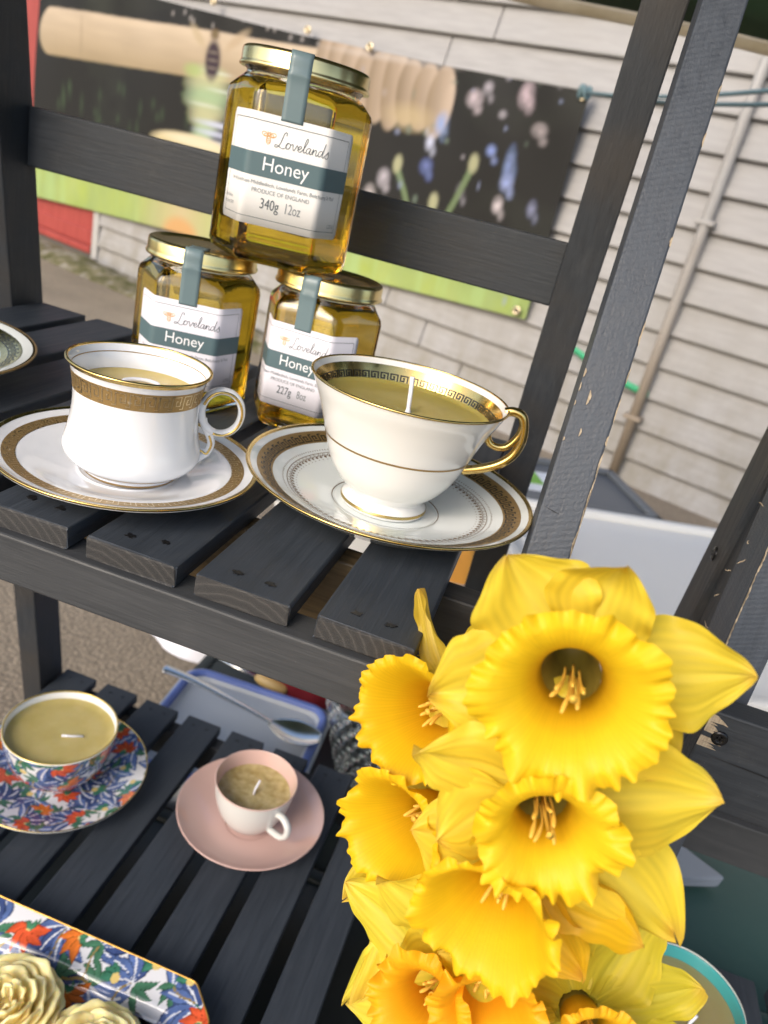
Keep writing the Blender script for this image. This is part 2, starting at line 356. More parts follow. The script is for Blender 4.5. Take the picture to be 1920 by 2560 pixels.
# ------------------------------------------------------------------ banner
def banner():
    nu, nv = 420, 150
    U = np.linspace(0, 1, nu); Vv = np.linspace(0, 1, nv); uu, vv = np.meshgrid(U, Vv, indexing='ij')
    u0, u1 = -.755, 3.425
    top = lambda t: .86 - .215 * t - .035 * np.sin(PI * t); bot = lambda t: -.605 + .275 * t
    X = u0 + (u1 - u0) * uu; Z = bot(uu) + (top(uu) - bot(uu)) * vv
    Y = -.075 + .014 * np.sin(uu * 9 + vv * 2) + .011 * np.sin(uu * 23 - vv * 5) * vv + .006 * np.sin(uu * 61 + vv * 9) * vv ** 3
    c = np.zeros(X.shape + (3,)); c[:] = (.012, .0115, .010)
    def blend(mask, colr):
        m = np.clip(mask, 0, 1)[..., None]; nonlocal c
        colr = np.asarray(colr, float); c = c * (1 - m) + colr * m
    def ell(cx, cz, rx, rz, soft=.3, ang=0):
        dx = X - cx; dz = Z - cz; ca, sa = math.cos(ang), math.sin(ang)
        d = np.sqrt(((dx * ca + dz * sa) / rx) ** 2 + ((-dx * sa + dz * ca) / rz) ** 2); return np.clip((1 - d) / soft, 0, 1)
    blend((noise2(X * 2, Z * 3, 1) - .45) * 1.6, (.03, .034, .024))
    r2 = np.random.default_rng(3)
    for k in range(60):   # leaves in the dark
        blend(ell(r2.uniform(-.7, 1.0), r2.uniform(-.5, .3), .03, r2.uniform(.04, .12), .9) * .35, (.05, .085, .04))
    # lime lower field
    gl = np.clip((-.235 + .03 * noise2(X * 5, 0 * X, 4) + .06 * uu - Z) / .05, 0, 1)
    gcol = np.stack([.26 + .20 * noise2(X * 6, Z * 5, 8), .38 + .18 * noise2(X * 6, Z * 5, 8), .07 + .07 * noise2(X * 9, Z * 9, 2)], -1)
    blend(gl, gcol)
    blend(gl * np.clip((noise2(X * 14, Z * 2, 6) - .5) * 4, 0, 1) * .7, (.42, .6, .2))
    blend(np.clip(1 - np.abs(X - .95) / .5, 0, 1) * gl, (.62, .5, .25)); blend(ell(.95, -.50, .2, .12, .4) * gl, (.7, .38, .12))
    # dipper handle: a turned wooden bar
    zc = .490 + .035 * (X + .72) / 2.0; hw = .150 - .012 * (X + .7); s = (Z - zc) / hw
    endl = np.clip((X - (-.735 + .16 * (1 - np.sqrt(np.clip(1 - s * s, 0, 1))))) / .02, 0, 1)
    bar = np.clip((1 - np.abs(s)) / .07, 0, 1) * endl * (X < 2.0)
    sh = np.clip(.55 + .42 * s, 0, 1); st = .85 + .2 * noise2(X * 3, Z * 26, 3)
    bcol = np.stack([.34 + .38 * sh, .24 + .33 * sh, .10 + .30 * sh], -1) * st[..., None]
    blend(bar, bcol); blend(bar * ell(-.22, .5, .018, .17, .6) * .3, (.2, .14, .06))
    # dipper head: a barrel of close ridges
    for k in range(9):
        cx = 1.90 + .095 * k; m = ell(cx, .572 - .008 * k, .085, .178 + .03 * math.sin(k * 1.7) - (.03 if k == 8 else 0), .12)
        sh = np.clip(.40 + (X - cx) / .16 + (Z - .5) * .9, 0, 1)[..., None]; st = (.88 + .25 * noise2(X * 40, Z * 4, 7 + k))[..., None]
        blend(m, (np.array((.30, .21, .115)) * (1 - sh) + np.array((.62, .48, .36)) * sh) * st)
    blend(ell(2.5, .42, .2, .08, .7) * .6, (.62, .48, .24)); blend(ell(2.3, .66, .5, .025, .9) * .5, (.74, .66, .6))
    # honey stream and glass jar
    for k in range(16):
        zz = .44 - .03 * k; blend(ell(1.06 + .02 * math.sin(k * 2), zz, .17 + .06 * math.sin(k * .4), .05, .6) * .6, (.50 + .1 * math.sin(k), .58, .30))
        if k % 3 == 0: blend(ell(1.12 + .1 * math.sin(k * 3), zz, .16, .012, .8) * .7, (.8, .84, .8))
    blend(ell(.92, .43, .1, .05, .6) * .6, (.35, .52, .12))
    for k in range(5): blend(ell(1.15, .17 - .05 * k, .22, .025, .8) * .8, (.62, .66, .86))
    blend(ell(.98, .02, .42, .075, .25), (.70, .58, .30)); blend(ell(1.0, .05, .36, .04, .6), (.80, .72, .48)); blend(ell(1.0, -.12, .40, .14, .3), (.56, .45, .2))
    # bee
    blend(ell(.93, .61, .11, .035, .6, R(-38)) * .75, (.52, .40, .22)); blend(ell(1.24, .62, .12, .035, .6, R(38)) * .75, (.52, .38, .22))
    blend(ell(1.07, .50, .075, .125, .35), (.035, .022, .03))
    for k in range(4): blend(ell(1.07, .54 - .04 * k, .068, .009, .8) * .8, (.22, .17, .13))
    blend(ell(1.07, .63, .05, .035, .5), (.16, .10, .05))
    # blurred flowers on the right
    for cx, cz, rx, rz, cc in [(2.86, .55, .06, .05, (.75, .62, .66)), (2.92, .6, .035, .04, (.5, .45, .5)), (3.13, .60, .05, .07, (.72, .55, .6)), (3.24, .47, .05, .04, (.5, .42, .42)), (3.0, .73, .04, .03, (.7, .55, .55)),
                           (2.70, .42, .05, .07, (.28, .40, .72)), (2.66, .33, .035, .05, (.66, .7, .9)), (2.67, .22, .05, .05, (.12, .16, .45)), (3.02, .35, .035, .035, (.25, .35, .8)), (3.13, .31, .035, .10, (.2, .29, .6)), (3.14, .23, .045, .05, (.38, .48, .9)), (3.12, .13, .035, .05, (.8, .7, .72)),
                           (3.03, -.03, .045, .06, (.45, .62, .9)), (2.98, -.13, .04, .07, (.75, .6, .66)), (3.3, .15, .03, .05, (.22, .24, .4)), (2.42, .12, .05, .06, (.6, .55, .6)), (2.5, -.02, .06, .05, (.5, .5, .8)), (2.35, .02, .05, .07, (.7, .62, .6)), (2.9, .15, .03, .05, (.3, .28, .32)), (2.78, -.07, .03, .04, (.2, .26, .3))]:
        blend(ell(cx, cz, rx, rz, .9) * np.clip(.25 + 1.3 * noise2(X * 26, Z * 26, int(cx * 90)), 0, 1), cc); blend(ell(cx + .03, cz - .04, rx * .6, rz * .7, .9) * .7 * np.clip(1.6 * noise2(X * 30, Z * 30, int(cz * 90)) - .1, 0, 1), cc)
    for pts, hd in (([(2.80, -.25), (2.83, -.05), (2.89, .12), (2.93, .24)], (2.94, .28)), ([(2.74, -.15), (2.65, -.05), (2.57, .08), (2.5, .17)], (2.49, .2)), ([(2.72, -.2), (2.74, -.08), (2.76, .05)], (2.76, .07))):
        for q in crom(pts, 10): blend(ell(q[0], q[1], .02, .02, .5), (.13, .2, .08))
        blend(ell(hd[0], hd[1], .035, .055, .5), (.42, .42, .22))
    for k in range(60):
        blend(ell(r2.uniform(1.7, 3.35), r2.uniform(-.28, .7), r2.uniform(.008, .03), r2.uniform(.01, .04), .8) * r2.uniform(.2, .7), [(.6, .55, .6), (.3, .36, .6), (.16, .22, .16)][k % 3])
    for k in range(26): blend(ell(r2.uniform(.6, 2.3), r2.uniform(.66, .84), .015, .02, .8) * .6, (.5, .45, .42))
    c = np.where(c > .1, .1 + (c - .1) * .62, c)
    V = np.stack([X, Y, Z], -1).reshape(-1, 3)
    root = empty('banner', WALL_P, WALL_A, 'wide dark banner with honey dipper, bee and flower print tied to the wall', 'banner')
    o = mobj('printed_sheet', V, grid_faces(nu, nv), None, root, True)
    set_col(o.data, c.reshape(-1, 3))
    t = NT('printed_vinyl'); a = t.n('VertexColor'); a.layer_name = 'paint'; t.col(a.outputs[0]); t.set(Roughness=.6, Specular_IOR_Level=.25); o.data.materials.clear(); o.data.materials.append(t.m)
    ey = M['gold_lt']
    for (ux, uz) in [(1.03, .79), (1.77, .722), (2.2, .69), (3.40, .632), (-.73, -.545), (3.38, -.30)]:
        th = np.linspace(0, 2 * PI, 20, endpoint=False)
        tube('eyelet', [(ux + .015 * math.cos(q), -.094, uz + .015 * math.sin(q)) for q in np.linspace(0, 2 * PI, 24)], .007, ey, root, 8, False)
        box('eyelet_hole', ux - .012, ux + .012, -.095, -.0935, uz - .012, uz + .012, M['hole'], root, 0)
banner()
def wpt(u, off, z): return WALL_P + Vector((math.cos(WALL_A) * u - math.sin(WALL_A) * off, math.sin(WALL_A) * u + math.cos(WALL_A) * off, z))
# strap and ropes
M['green_strap'] = plain('bright_green_webbing', (.04, .34, .16), .6)
sp = empty('green_strap', (0, 0, 0), 0, 'short bright green strap strung across the clapboard wall', 'strap')
def ribbon(name, pts, width, mat_, parent, up=(0, 0, 1)):
    V = []; up = np.array(up, float)
    for p in pts: V += [np.array(p) - up * width / 2, np.array(p) + up * width / 2]
    n = len(pts); o = mobj(name, V, [(2 * i, 2 * i + 2, 2 * i + 3, 2 * i + 1) for i in range(n - 1)], mat_, parent, True)
    md = o.modifiers.new('thick', 'SOLIDIFY'); md.thickness = .002; return o
ribbon('webbing', [wpt(3.60 + .5 * t, -.06, -.352 - .122 * t - .02 * math.sin(PI * t)) for t in np.linspace(0, 1, 9)], .030, M['green_strap'], sp)
M['rope'] = plain('blue_rope', (.11, .18, .20), .8)
A = wpt(3.405, -.10, .645)
rp = empty('blue_rope', A, 0, 'thin blue rope pair tying the banner corner to the canopy', 'rope')
for k, end in enumerate(((.52, 1.22, .52), (.58, 1.22, .49))):
    e = Vector(end) - A
    tube('strand', [tuple(e * t + Vector((0, 0, -.03 * math.sin(PI * t)))) for t in np.linspace(0, 1, 14)], .006, M['rope'], rp, 8)
kn = tube('knot', [(.02 * math.cos(q), .015 * math.sin(q), .02 * math.sin(q * 2)) for q in np.linspace(0, 2 * PI, 24)], .012, M['rope'], rp, 8)

# ------------------------------------------------------------------ canopy overhead
can = empty('canopy', (0, 0, -.9), 0, 'dark green fabric canopy with cream hem stretched over the stall', 'canopy')
def canopy():
    nu, nv = 60, 40; V = []
    for i in range(nu):
        for j in range(nv):
            x = -1.5 + 3.0 * i / (nu - 1); v = j / (nv - 1); y = 1.2 - 1.8 * v; xx = .0197 + (x - .0197) / .831
            ze = .177 + .831 * (.410 - .02 * (xx + 2) - .05 * max(0, xx + .2) ** 1.6)
            ridge = 1.25; fr = 1.02
            z = ze + (ridge - ze) * min(1, v / .55) if v < .55 else ridge + (fr - ridge) * (v - .55) / .45
            z -= .05 * math.sin(PI * min(1, v / .55)) if v < .55 else .02 * math.sin(PI * (v - .55) / .45)
            z += .008 * math.sin(x * 7 + v * 3)
            V.append((x, y, z + .9))
    t = NT('dark_green_canvas'); n = t.noise(t.coord('Object', (1, 1, 1)), 6, 3, .5); t.col(t.ramp(n, [(.3, (.012, .035, .012)), (.7, (.022, .058, .02))])); t.set(Roughness=.7)
    o = mobj('fabric', V, grid_faces(nu, nv), t.m, can, True); md = o.modifiers.new('t', 'SOLIDIFY'); md.thickness = .002
    hem = []
    for i in range(nu):
        x, y, z = V[i * nv]; hem.append((x, y, z))
    V2 = []
    for x, y, z in hem: V2 += [(x, y + .004, z - .018), (x, y + .004, z + .004)]
    t2 = NT('cream_hem'); n = t2.noise(t2.coord('Object', (1, 1, 1)), 14, 3, .6); t2.col(t2.ramp(n, [(.3, (.42, .35, .24)), (.7, (.56, .49, .37))])); t2.set(Roughness=.8)
    o = mobj('hem', V2, [(2 * i, 2 * i + 2, 2 * i + 3, 2 * i + 1) for i in range(nu - 1)], t2.m, can, True); md = o.modifiers.new('t', 'SOLIDIFY'); md.thickness = .004
    pm_ = plain('grey_tent_pole', (.2, .2, .2), .4, .5)
    for x in (-1.47, 1.47):
        for y, zt in ((1.17, 1.33), (-.58, 1.92)): tube('tent_pole', [(x, y, 0), (x, y, zt / 2), (x, y, zt)], .016, pm_, can, 10)
    for y0_, za in ((.80, .80), (.5, 1.0)): tube('cross_bar', [(-1.47, y0_, za + .9 - .10), (0, y0_, za + .9 - .11), (1.47, y0_, za + .9 - .10)], .011, M['hole'], can, 10)
canopy()

# ------------------------------------------------------------------ display stands
st1 = empty('display_stand', (0, 0, -.9), 0, 'charcoal painted slatted wooden display stand holding the jars and teacups', 'display stand')
def slat_mesh(wd, y0, y1, th, seed, xs=12):
    r = np.random.default_rng(seed); bm = hexa(boxp(0, wd, y0, y1, -th, 0), .0011, 2)
    for f in bm.faces:
        if abs(f.normal.y) > .9: f.material_index = 1
    for v in bm.verts:
        v.co.x += r.normal(0, .00018); v.co.z += r.normal(0, .00012)
        if v.co.y < y0 + .003: v.co.y += r.normal(0, .00035)
    me = bpy.data.meshes.new('slat'); bm.to_mesh(me); bm.free(); me.materials.append(M['wy']); me.materials.append(M['end']); return me
SHELF2 = -.4565
UP = [(-.0447, 0), (-.1019, -.0569), (-.1561, -.1109), (-.2106, -.1656), (-.2665, -.2215), (-.322, -.277), (-.378, -.333), (-.434, -.389)]
def screwmark(parent, x, y, z, s=.0022, seed=0, nrm='z'):
    r = np.random.default_rng(seed + 11); V = [(0, 0, .0)]; n = 14
    for k in range(n):
        a = 2 * PI * k / n; rr = s * r.uniform(.5, 1.25)
        V.append((rr * math.cos(a) * 1.2, rr * math.sin(a), 0))
    o = mobj('screw_hole', V, [(0, 1 + k, 1 + (k + 1) % n) for k in range(n)], M['hole'], parent)
    md = o.modifiers.new('t', 'SOLIDIFY'); md.thickness = .0003; md.offset = 0
    o.location = (x, y, z + .0002); return o
for k, (a, b) in enumerate(UP):
    me = slat_mesh(b - a, 0, .338, .0112, k); o = link('slat', me, [], st1); o.location = (a, random.uniform(-.0008, .0008), .9)
    for q, fx in enumerate((.33, .68)):
        screwmark(o, (b - a) * fx, .0145 + random.uniform(-.003, .003), 0, .0019 + .0006 * random.random(), k * 5 + q)
for k in range(8):
    xr = -.0035 - .0555 * k; wd = .0415 + random.uniform(-.0012, .0012); o = link('slat', slat_mesh(wd, -.135, .415, .0112, 50 + k), [], st1); o.location = (xr - wd, random.uniform(-.001, .001), .9 + SHELF2)
    for q, fx in enumerate((.3, .7)): screwmark(o, wd * fx, .402, 0, .0018, k * 7 + q + 100)
box('apron', -.462, .004, -.0045, .0155, .9 - .0365, .9 - .0114, M['wx'], st1, .0012)
box('apron', -.462, .004, -.139, -.119, .9 + SHELF2 - .037, .9 + SHELF2 - .0114, M['wx'], st1, .0012)
def mid_mat():
    t = NT('half_painted_rail'); n = t.noise(t.coord('Object', (6, 90, 90)), 3, 5, .6); sx = t.n('SeparateXYZ'); tc = t.n('TexCoord'); t.l(tc.outputs['Object'], sx.inputs[0])
    a = t.n('Math', operation='MULTIPLY_ADD'); a.inputs[1].default_value = .03; t.l(n, a.inputs[0]); t.l(sx.outputs[0], a.inputs[2])
    mr = t.n('MapRange'); mr.inputs[1].default_value = -.012; mr.inputs[2].default_value = .014; t.l(a.outputs[0], mr.inputs[0])
    br = t.ramp(n, [(.3, (.06, .042, .02)), (.7, (.17, .12, .06))]); bk = t.ramp(n, [(.3, (.013, .013, .014)), (.7, (.034, .032, .03))])
    t.col(t.mix(mr.outputs[0], br, bk)); t.set(Roughness=.55); t.bump(n, .0006, .6); return t.m
box('rail', -.436, .060, .0745, .0925, .9 - .0575, .9 - .0116, mid_mat(), st1, .0013)
box('rail', -.436, .0, .315, .333, .9 - .0575, .9 - .0116, M['wxb'], st1, .0013)
for yy in (.06, .39): box('rail', -.436, .0, yy, yy + .018, .9 + SHELF2 - .05, .9 + SHELF2 - .0116, M['wxb'], st1, .0013)
yr = lambda z: .303 - .149 * z           # front face of the rear legs (z in stand coords relative to the top shelf)
def leg(x0, x1, yf, dep, z0_, z1_, m, parent, **k):
    o = lean('leg', x0, x1, lambda z: yf(z - .9), dep, z0_ + .9, z1_ + .9, m, parent, **k); return o
leg(-.463, -.4375, yr, .041, -.9, .62, M['wz'], st1)
leg(.0012, .0272, yr, .041, -.9, .62, M['wz'], st1)
P2Y = lambda z: .0945 + .40 * z
leg(.0345, .0565, P2Y, .036, -.9, .48, M['wzb'], st1, dx=-.003, sk=.0014)
leg(-.500, -.478, P2Y, .036, -.9, .48, M['wzb'], st1)
box('back_rail', -.4372, .0010, .315, .329, .9 + .1125, .9 + .1572, M['wxb'], st1, .0014)
# chipped paint showing raw wood along the front leg's edges
def chips(parent, x, yfun, zs, seed, wmax=.0016, lmax=.012, side=1, off=.0):
    r = np.random.default_rng(seed)
    for z in zs:
        L = r.uniform(.25, 1) * lmax; wd = r.uniform(.35, 1) * wmax; n = 7; V = []
        for k in range(n):
            t = k / (n - 1); zz = z + (t - .5) * L; wk = wd * (math.sin(PI * t) ** .6 + .05) * r.uniform(.6, 1.2)
            y = yfun(zz) - .0003
            V += [(x + side * .0002, y, zz + .9), (x - side * wk, y, zz + .9)]
        F = [(2 * k, 2 * k + 2, 2 * k + 3, 2 * k + 1) for k in range(n - 1)]
        o = mobj('paint_chip', V, F, M['raw'], parent); md = o.modifiers.new('t', 'SOLIDIFY'); md.thickness = .0005
xr2 = lambda z: .0565
rr_ = np.random.default_rng(5)
def dxl(z): return -.003 + .006 * (z + .9) / 1.38 * -1 + .003   # sideways drift of the front leg
for z in list(rr_.uniform(.02, .13, 12)) + list(rr_.uniform(-.03, .05, 12)) + list(rr_.uniform(.15, .26, 5)):
    t = (z + .9) / 1.38; xs = .0565 + .003 - .006 * t
    chips(st1, xs, P2Y, [z], int(abs(z) * 1e5) % 9999, .0009, .014)
for z in (.098, .09, .105, .072):
    t = (z + .9) / 1.38; chips(st1, .0345 + .003 - .006 * t + .0005, P2Y, [z], int(z * 7e4), .0008, .006, -1)
for xo, z, s in ((.0062, .094, 1.4), (.0075, .077, .8)):
    t = (z + .9) / 1.38; chips(st1, .0345 + .003 - .006 * t + xo, P2Y, [z], 5, .0012 * s, .006 * s, -1)
# knot crack on the front leg
xs = .0345
mobj('crack', [(xs + .0005, P2Y(.0375) - .0004, .9385), (xs + .006, P2Y(.0365) - .0004, .9370), (xs + .0095, P2Y(.0363) - .0004, .9366), (xs + .006, P2Y(.0365) - .0004, .9375)], [(0, 1, 2, 3)], M['hole'], st1)

# second stand on the right, closer to the camera
st2 = empty('display_stand', (0, 0, -.9), 0, 'second dark wooden stand with screwed rail and splintered edge at the right', 'display stand')
XL = .157
y4 = lambda z: .149 + .10 * z
y4r = lambda z: .218 - .149 * z
leg(XL, XL + .025, y4, .043, -.9, .5, [M['wzb']], st2)
leg(XL + .0035, XL + .022, lambda z: y4(z) + .0435, .034, -.9, .25, M['wz'], st2)
leg(XL - .0005, XL + .0245, lambda z: y4r(z) + .004, .041, -.9, .5, M['wz'], st2)
box('rail', XL - .006, .75, .1015, .1195, .9 - .100, .9 - .0395, M['wxb'], st2, .0014)
box('rail', XL + .03, .75, .330, .346, .9 - .318, .9 - .2725, M['wx'], st2, .0014)
box('rail', XL + .03, .75, .15, .166, .9 - .49, .9 - .4316, M['wx'], st2, .0014)
for k in range(6):
    o = link('slat', slat_mesh(.041, .02, .3125, .0112, 80 + k), [], st2); o.location = (.364 - .041 + .0535 * (k - 3), 0, .9 - .42)
    screwmark(o, .012, .298, 0, .002, 300 + k)
def screw_head(parent, loc, rot, r=.0042):
    prof = [(0, .0006), (r * .45, .0006), (r * .5, .0012), (r, .0008), (r * 1.05, 0)]
    o = lathe('screw', prof, M['screw'], parent, 20); o.location = loc; o.rotation_euler = rot
    for a in (0, PI / 2):
        q = box('slot', -r * .55, r * .55, -r * .13, r * .13, .0007, .0013, M['hole'], o, 0); q.rotation_euler = (0, 0, a + .4)
screw_head(st2, (.1605, .1012, .9 - .0545), (R(90), 0, 0)); screw_head(st2, (.1625, .1012, .9 - .0835), (R(90), 0, 0))
screw_head(st2, (XL - .0008, .240, .9 - .005), (0, R(-90), 0), .0048)
o = mobj('split', [(XL + .0, .1011, .9 - .0665), (XL + .02, .1011, .9 - .0672), (XL + .06, .1011, .9 - .069), (XL + .06, .1011, .9 - .0696), (XL + .02, .1011, .9 - .0678)], [(0, 1, 2, 3, 4)], M['hole'], st2)
r3 = np.random.default_rng(9)
for z in list(r3.uniform(-.03, .10, 44)) : chips(st2, XL + .0002, y4, [z], int(abs(z) * 1e6) % 9999, .0008, .013, -1)
def splinter(parent, p, d, L, wd, seed):
    r = np.random.default_rng(seed); n = 6; P = []
    d = np.array(d, float) / np.linalg.norm(d)
    for k in range(n):
        t = k / (n - 1); P.append(np.array(p) + d * L * t + r.normal(0, L * .05, 3))
    tube('splinter', P, [wd * (1 - .85 * abs(2 * k / (n - 1) - 1)) + .0001 for k in range(n)], M['raw'], parent, 6)
for k, (z, yy) in enumerate(((.02, .175), (.028, .187), (.005, .190), (-.012, .192), (-.035, .196), (-.045, .2), (.05, .187), (-.06, .198))):
    for q in range(1): splinter(st2, (XL - .0008, yy + .002 * q, .9 + z + .004 * q), (r3.normal(0, .3) - .2, r3.normal(0, .6), r3.normal(0, .7)), .005 if k != 4 else .012, .00035, k * 3 + q)
def torn(x0, z0, n, seed):
    r = np.random.default_rng(seed)
    for k in range(n):
        z = z0 - k * .0016; L = r.uniform(.004, .012)
        V = [(x0, .1010, .9 + z), (x0, .1010, .9 + z - .0016), (x0 + L, .1012, .9 + z - .002 + r.normal(0, .0006)), (x0 + L * .6, .1009, .9 + z - .0004)]
        o = mobj('torn_wood', V, [(0, 1, 2, 3)], M['raw'], st2); md = o.modifiers.new('t', 'SOLIDIFY'); md.thickness = .0004
torn(XL - .0055, -.0415, 7, 2); torn(XL - .0058, -.056, 4, 4)
#PART2
# ------------------------------------------------------------------ honey jars
def rhex(Rc, fil=.0045, nf=7, ns=6):
    """rounded hexagon outline starting at the middle of the front (-y) side, going towards +x"""
    vs = [np.array((Rc * math.cos(R(a)), Rc * math.sin(R(a)))) for a in (-60, 0, 60, 120, 180, 240)]
    pts = []; prev = np.array((0, -Rc * math.cos(R(30))))
    for i, v in enumerate(vs):
        nx = vs[(i + 1) % 6]; pv = vs[i - 1]
        d1 = (pv - v) / np.linalg.norm(pv - v); d2 = (nx - v) / np.linalg.norm(nx - v); L = fil * math.tan(R(30))
        a, b = v + d1 * L, v + d2 * L
        for t in np.linspace(0, 1, ns, endpoint=False): pts.append(prev + (a - prev) * t)
        c = v + (d1 + d2) / np.linalg.norm(d1 + d2) * fil / math.cos(R(30))
        a0 = math.atan2(*(a - c)[::-1]); a1 = math.atan2(*(b - c)[::-1]); da = (a1 - a0 + PI) % (2 * PI) - PI
        for t in np.linspace(0, 1, nf, endpoint=False): pts.append(c + fil * np.array((math.cos(a0 + da * t), math.sin(a0 + da * t))))
        prev = b
    for t in np.linspace(0, 1, ns, endpoint=False): pts.append(prev + (np.array((0, -Rc * math.cos(R(30)))) - prev) * t)
    return np.array(pts)
class Wrap:
    def __init__(s, Rc):
        P = rhex(Rc); s.P = np.vstack([P, P[:1]]); d = np.linalg.norm(np.diff(s.P, axis=0), axis=1); s.c = np.concatenate([[0], np.cumsum(d)]); s.T = s.c[-1]
    def __call__(s, u, z, off):
        q = u % s.T; x = np.interp(q, s.c, s.P[:, 0]); y = np.interp(q, s.c, s.P[:, 1])
        e = .0015; x2 = np.interp((q + e) % s.T, s.c, s.P[:, 0]); y2 = np.interp((q + e) % s.T, s.c, s.P[:, 1]); x1 = np.interp((q - e) % s.T, s.c, s.P[:, 0]); y1 = np.interp((q - e) % s.T, s.c, s.P[:, 1])
        t = np.array((x2 - x1, y2 - y1)); t /= np.linalg.norm(t); return (x + t[1] * off, y - t[0] * off, z)
def hex_surface(Rc, prof, fil=.0045):
    base = rhex(Rc, fil); n = len(base); ang = np.arctan2(base[:, 1], base[:, 0]); V = []
    for i in range(n):
        for (z, k, b, rc) in prof:
            hx = base[i] * k; ci = np.array((math.cos(ang[i]), math.sin(ang[i]))) * rc; p = hx * (1 - b) + ci * b; V.append((p[0], p[1], z))
    return V, grid_faces(n, len(prof), True), n
_tc = {}
def text_flat(s, size, bold=0.0, space=1.0):
    key = (s, size, bold, space)
    if key in _tc: return _tc[key]
    cu = bpy.data.curves.new('txt', 'FONT'); cu.body = s; cu.size = size; cu.align_x = 'CENTER'; cu.resolution_u = 4; cu.offset = bold; cu.space_character = space
    o = bpy.data.objects.new('txt', cu); COL.objects.link(o); bpy.context.view_layer.update()
    me = bpy.data.meshes.new_from_object(o.evaluated_get(bpy.context.evaluated_depsgraph_get()))
    bpy.data.objects.remove(o)
    V = np.array([v.co[:2] for v in me.vertices]); F = [tuple(p.vertices) for p in me.polygons]; _tc[key] = (V, F); return V, F
def text_on(name, wr, s, size, u, z, mat_, parent, off=.0007, sx=1.0, bold=0.0):
    V, F = text_flat(s, size, bold)
    return mobj(name, [wr(u + x * sx, z + y, off) for x, y in V], F, mat_, parent)
def strokes(wr, lines, wd, off):
    V = []; F = []
    for L in lines:
        P = np.array(L); T = np.gradient(P, axis=0); T /= np.linalg.norm(T, axis=1)[:, None] + 1e-12; N = np.stack([-T[:, 1], T[:, 0]], 1); b = len(V)
        for p, n in zip(P, N): V += [wr(*(p + n * wd / 2), off), wr(*(p - n * wd / 2), off)]
        F += [(b + 2 * i, b + 2 * i + 1, b + 2 * i + 3, b + 2 * i + 2) for i in range(len(P) - 1)]
    return V, F
SCRIPT = dict(L=([(.56, .80), (.58, .95), (.48, 1.02), (.38, .9), (.33, .6), (.28, .3), (.16, .04), (.0, -.04), (-.08, .05), (.02, .13), (.22, .05), (.46, -.04), (.64, .02), (.74, .14)], .66),
 o=([(.02, .12), (.1, .33), (.2, .4), (.08, .36), (.02, .2), (.1, .02), (.25, .05), (.32, .22), (.25, .38), (.3, .33), (.42, .34)], .40),
 v=([(0, .34), (.08, .38), (.12, .2), (.2, .0), (.3, .15), (.36, .38), (.42, .30), (.48, .2)], .44),
 e=([(0, .1), (.12, .15), (.26, .3), (.18, .4), (.07, .3), (.08, .08), (.2, .0), (.36, .12)], .33),
 l=([(0, .1), (.15, .4), (.26, .8), (.2, .95), (.12, .8), (.1, .3), (.16, .03), (.28, .1)], .26),
 a=([(.3, .34), (.18, .4), (.05, .25), (.08, .04), (.2, .05), (.3, .3), (.32, .38), (.3, .1), (.36, .0), (.46, .12)], .43),
 n=([(0, .12), (.06, .36), (.08, .38), (.08, .02), (.1, .2), (.22, .38), (.3, .32), (.3, .1), (.36, .0), (.46, .12)], .43),
 d=([(.3, .34), (.18, .4), (.05, .25), (.08, .04), (.2, .05), (.32, .4), (.37, .9), (.34, .5), (.33, .1), (.4, .0), (.5, .12)], .46),
 s=([(0, .1), (.14, .3), (.2, .45), (.22, .3), (.28, .12), (.2, -.02), (.06, .03)], .3))
def cursive(word, x0, z0, h, slant=.12):
    out = []; x = x0
    for ch in word:
        pts, adv = SCRIPT[ch]; P = crom(pts, 6); out.append(np.stack([x + (P[:, 0] + slant * P[:, 1]) * h, z0 + P[:, 1] * h], 1)); x += adv * h
    return out, x
def bee(cx, cz, s):
    L = []
    arc = lambda x, z, rx, rz, a0, a1, rot=0, n=20: np.array([(cx + s * (x + rx * math.cos(q) * math.cos(rot) - rz * math.sin(q) * math.sin(rot)), cz + s * (z + rx * math.cos(q) * math.sin(rot) + rz * math.sin(q) * math.cos(rot))) for q in np.linspace(a0, a1, n)])
    L += [arc(-.5, .25, .42, .26, 0, 2 * PI, R(-15)), arc(.5, .25, .42, .26, 0, 2 * PI, R(15)), arc(-.42, .2, .22, .13, 0, 2 * PI, R(20)), arc(.42, .2, .22, .13, 0, 2 * PI, R(-20))]
    L += [arc(0, -.4, .26, .46, 0, 2 * PI), arc(0, .28, .16, .16, 0, 2 * PI)]
    for zz in (-.2, -.4, -.6): L.append(np.array([(cx - .24 * s, cz + zz * s), (cx, cz + (zz - .04) * s), (cx + .24 * s, cz + zz * s)]))
    L += [arc(-.18, .45, .12, .12, R(0), R(120), 0, 8), arc(.18, .45, .12, .12, R(60), R(180), 0, 8)]
    return L
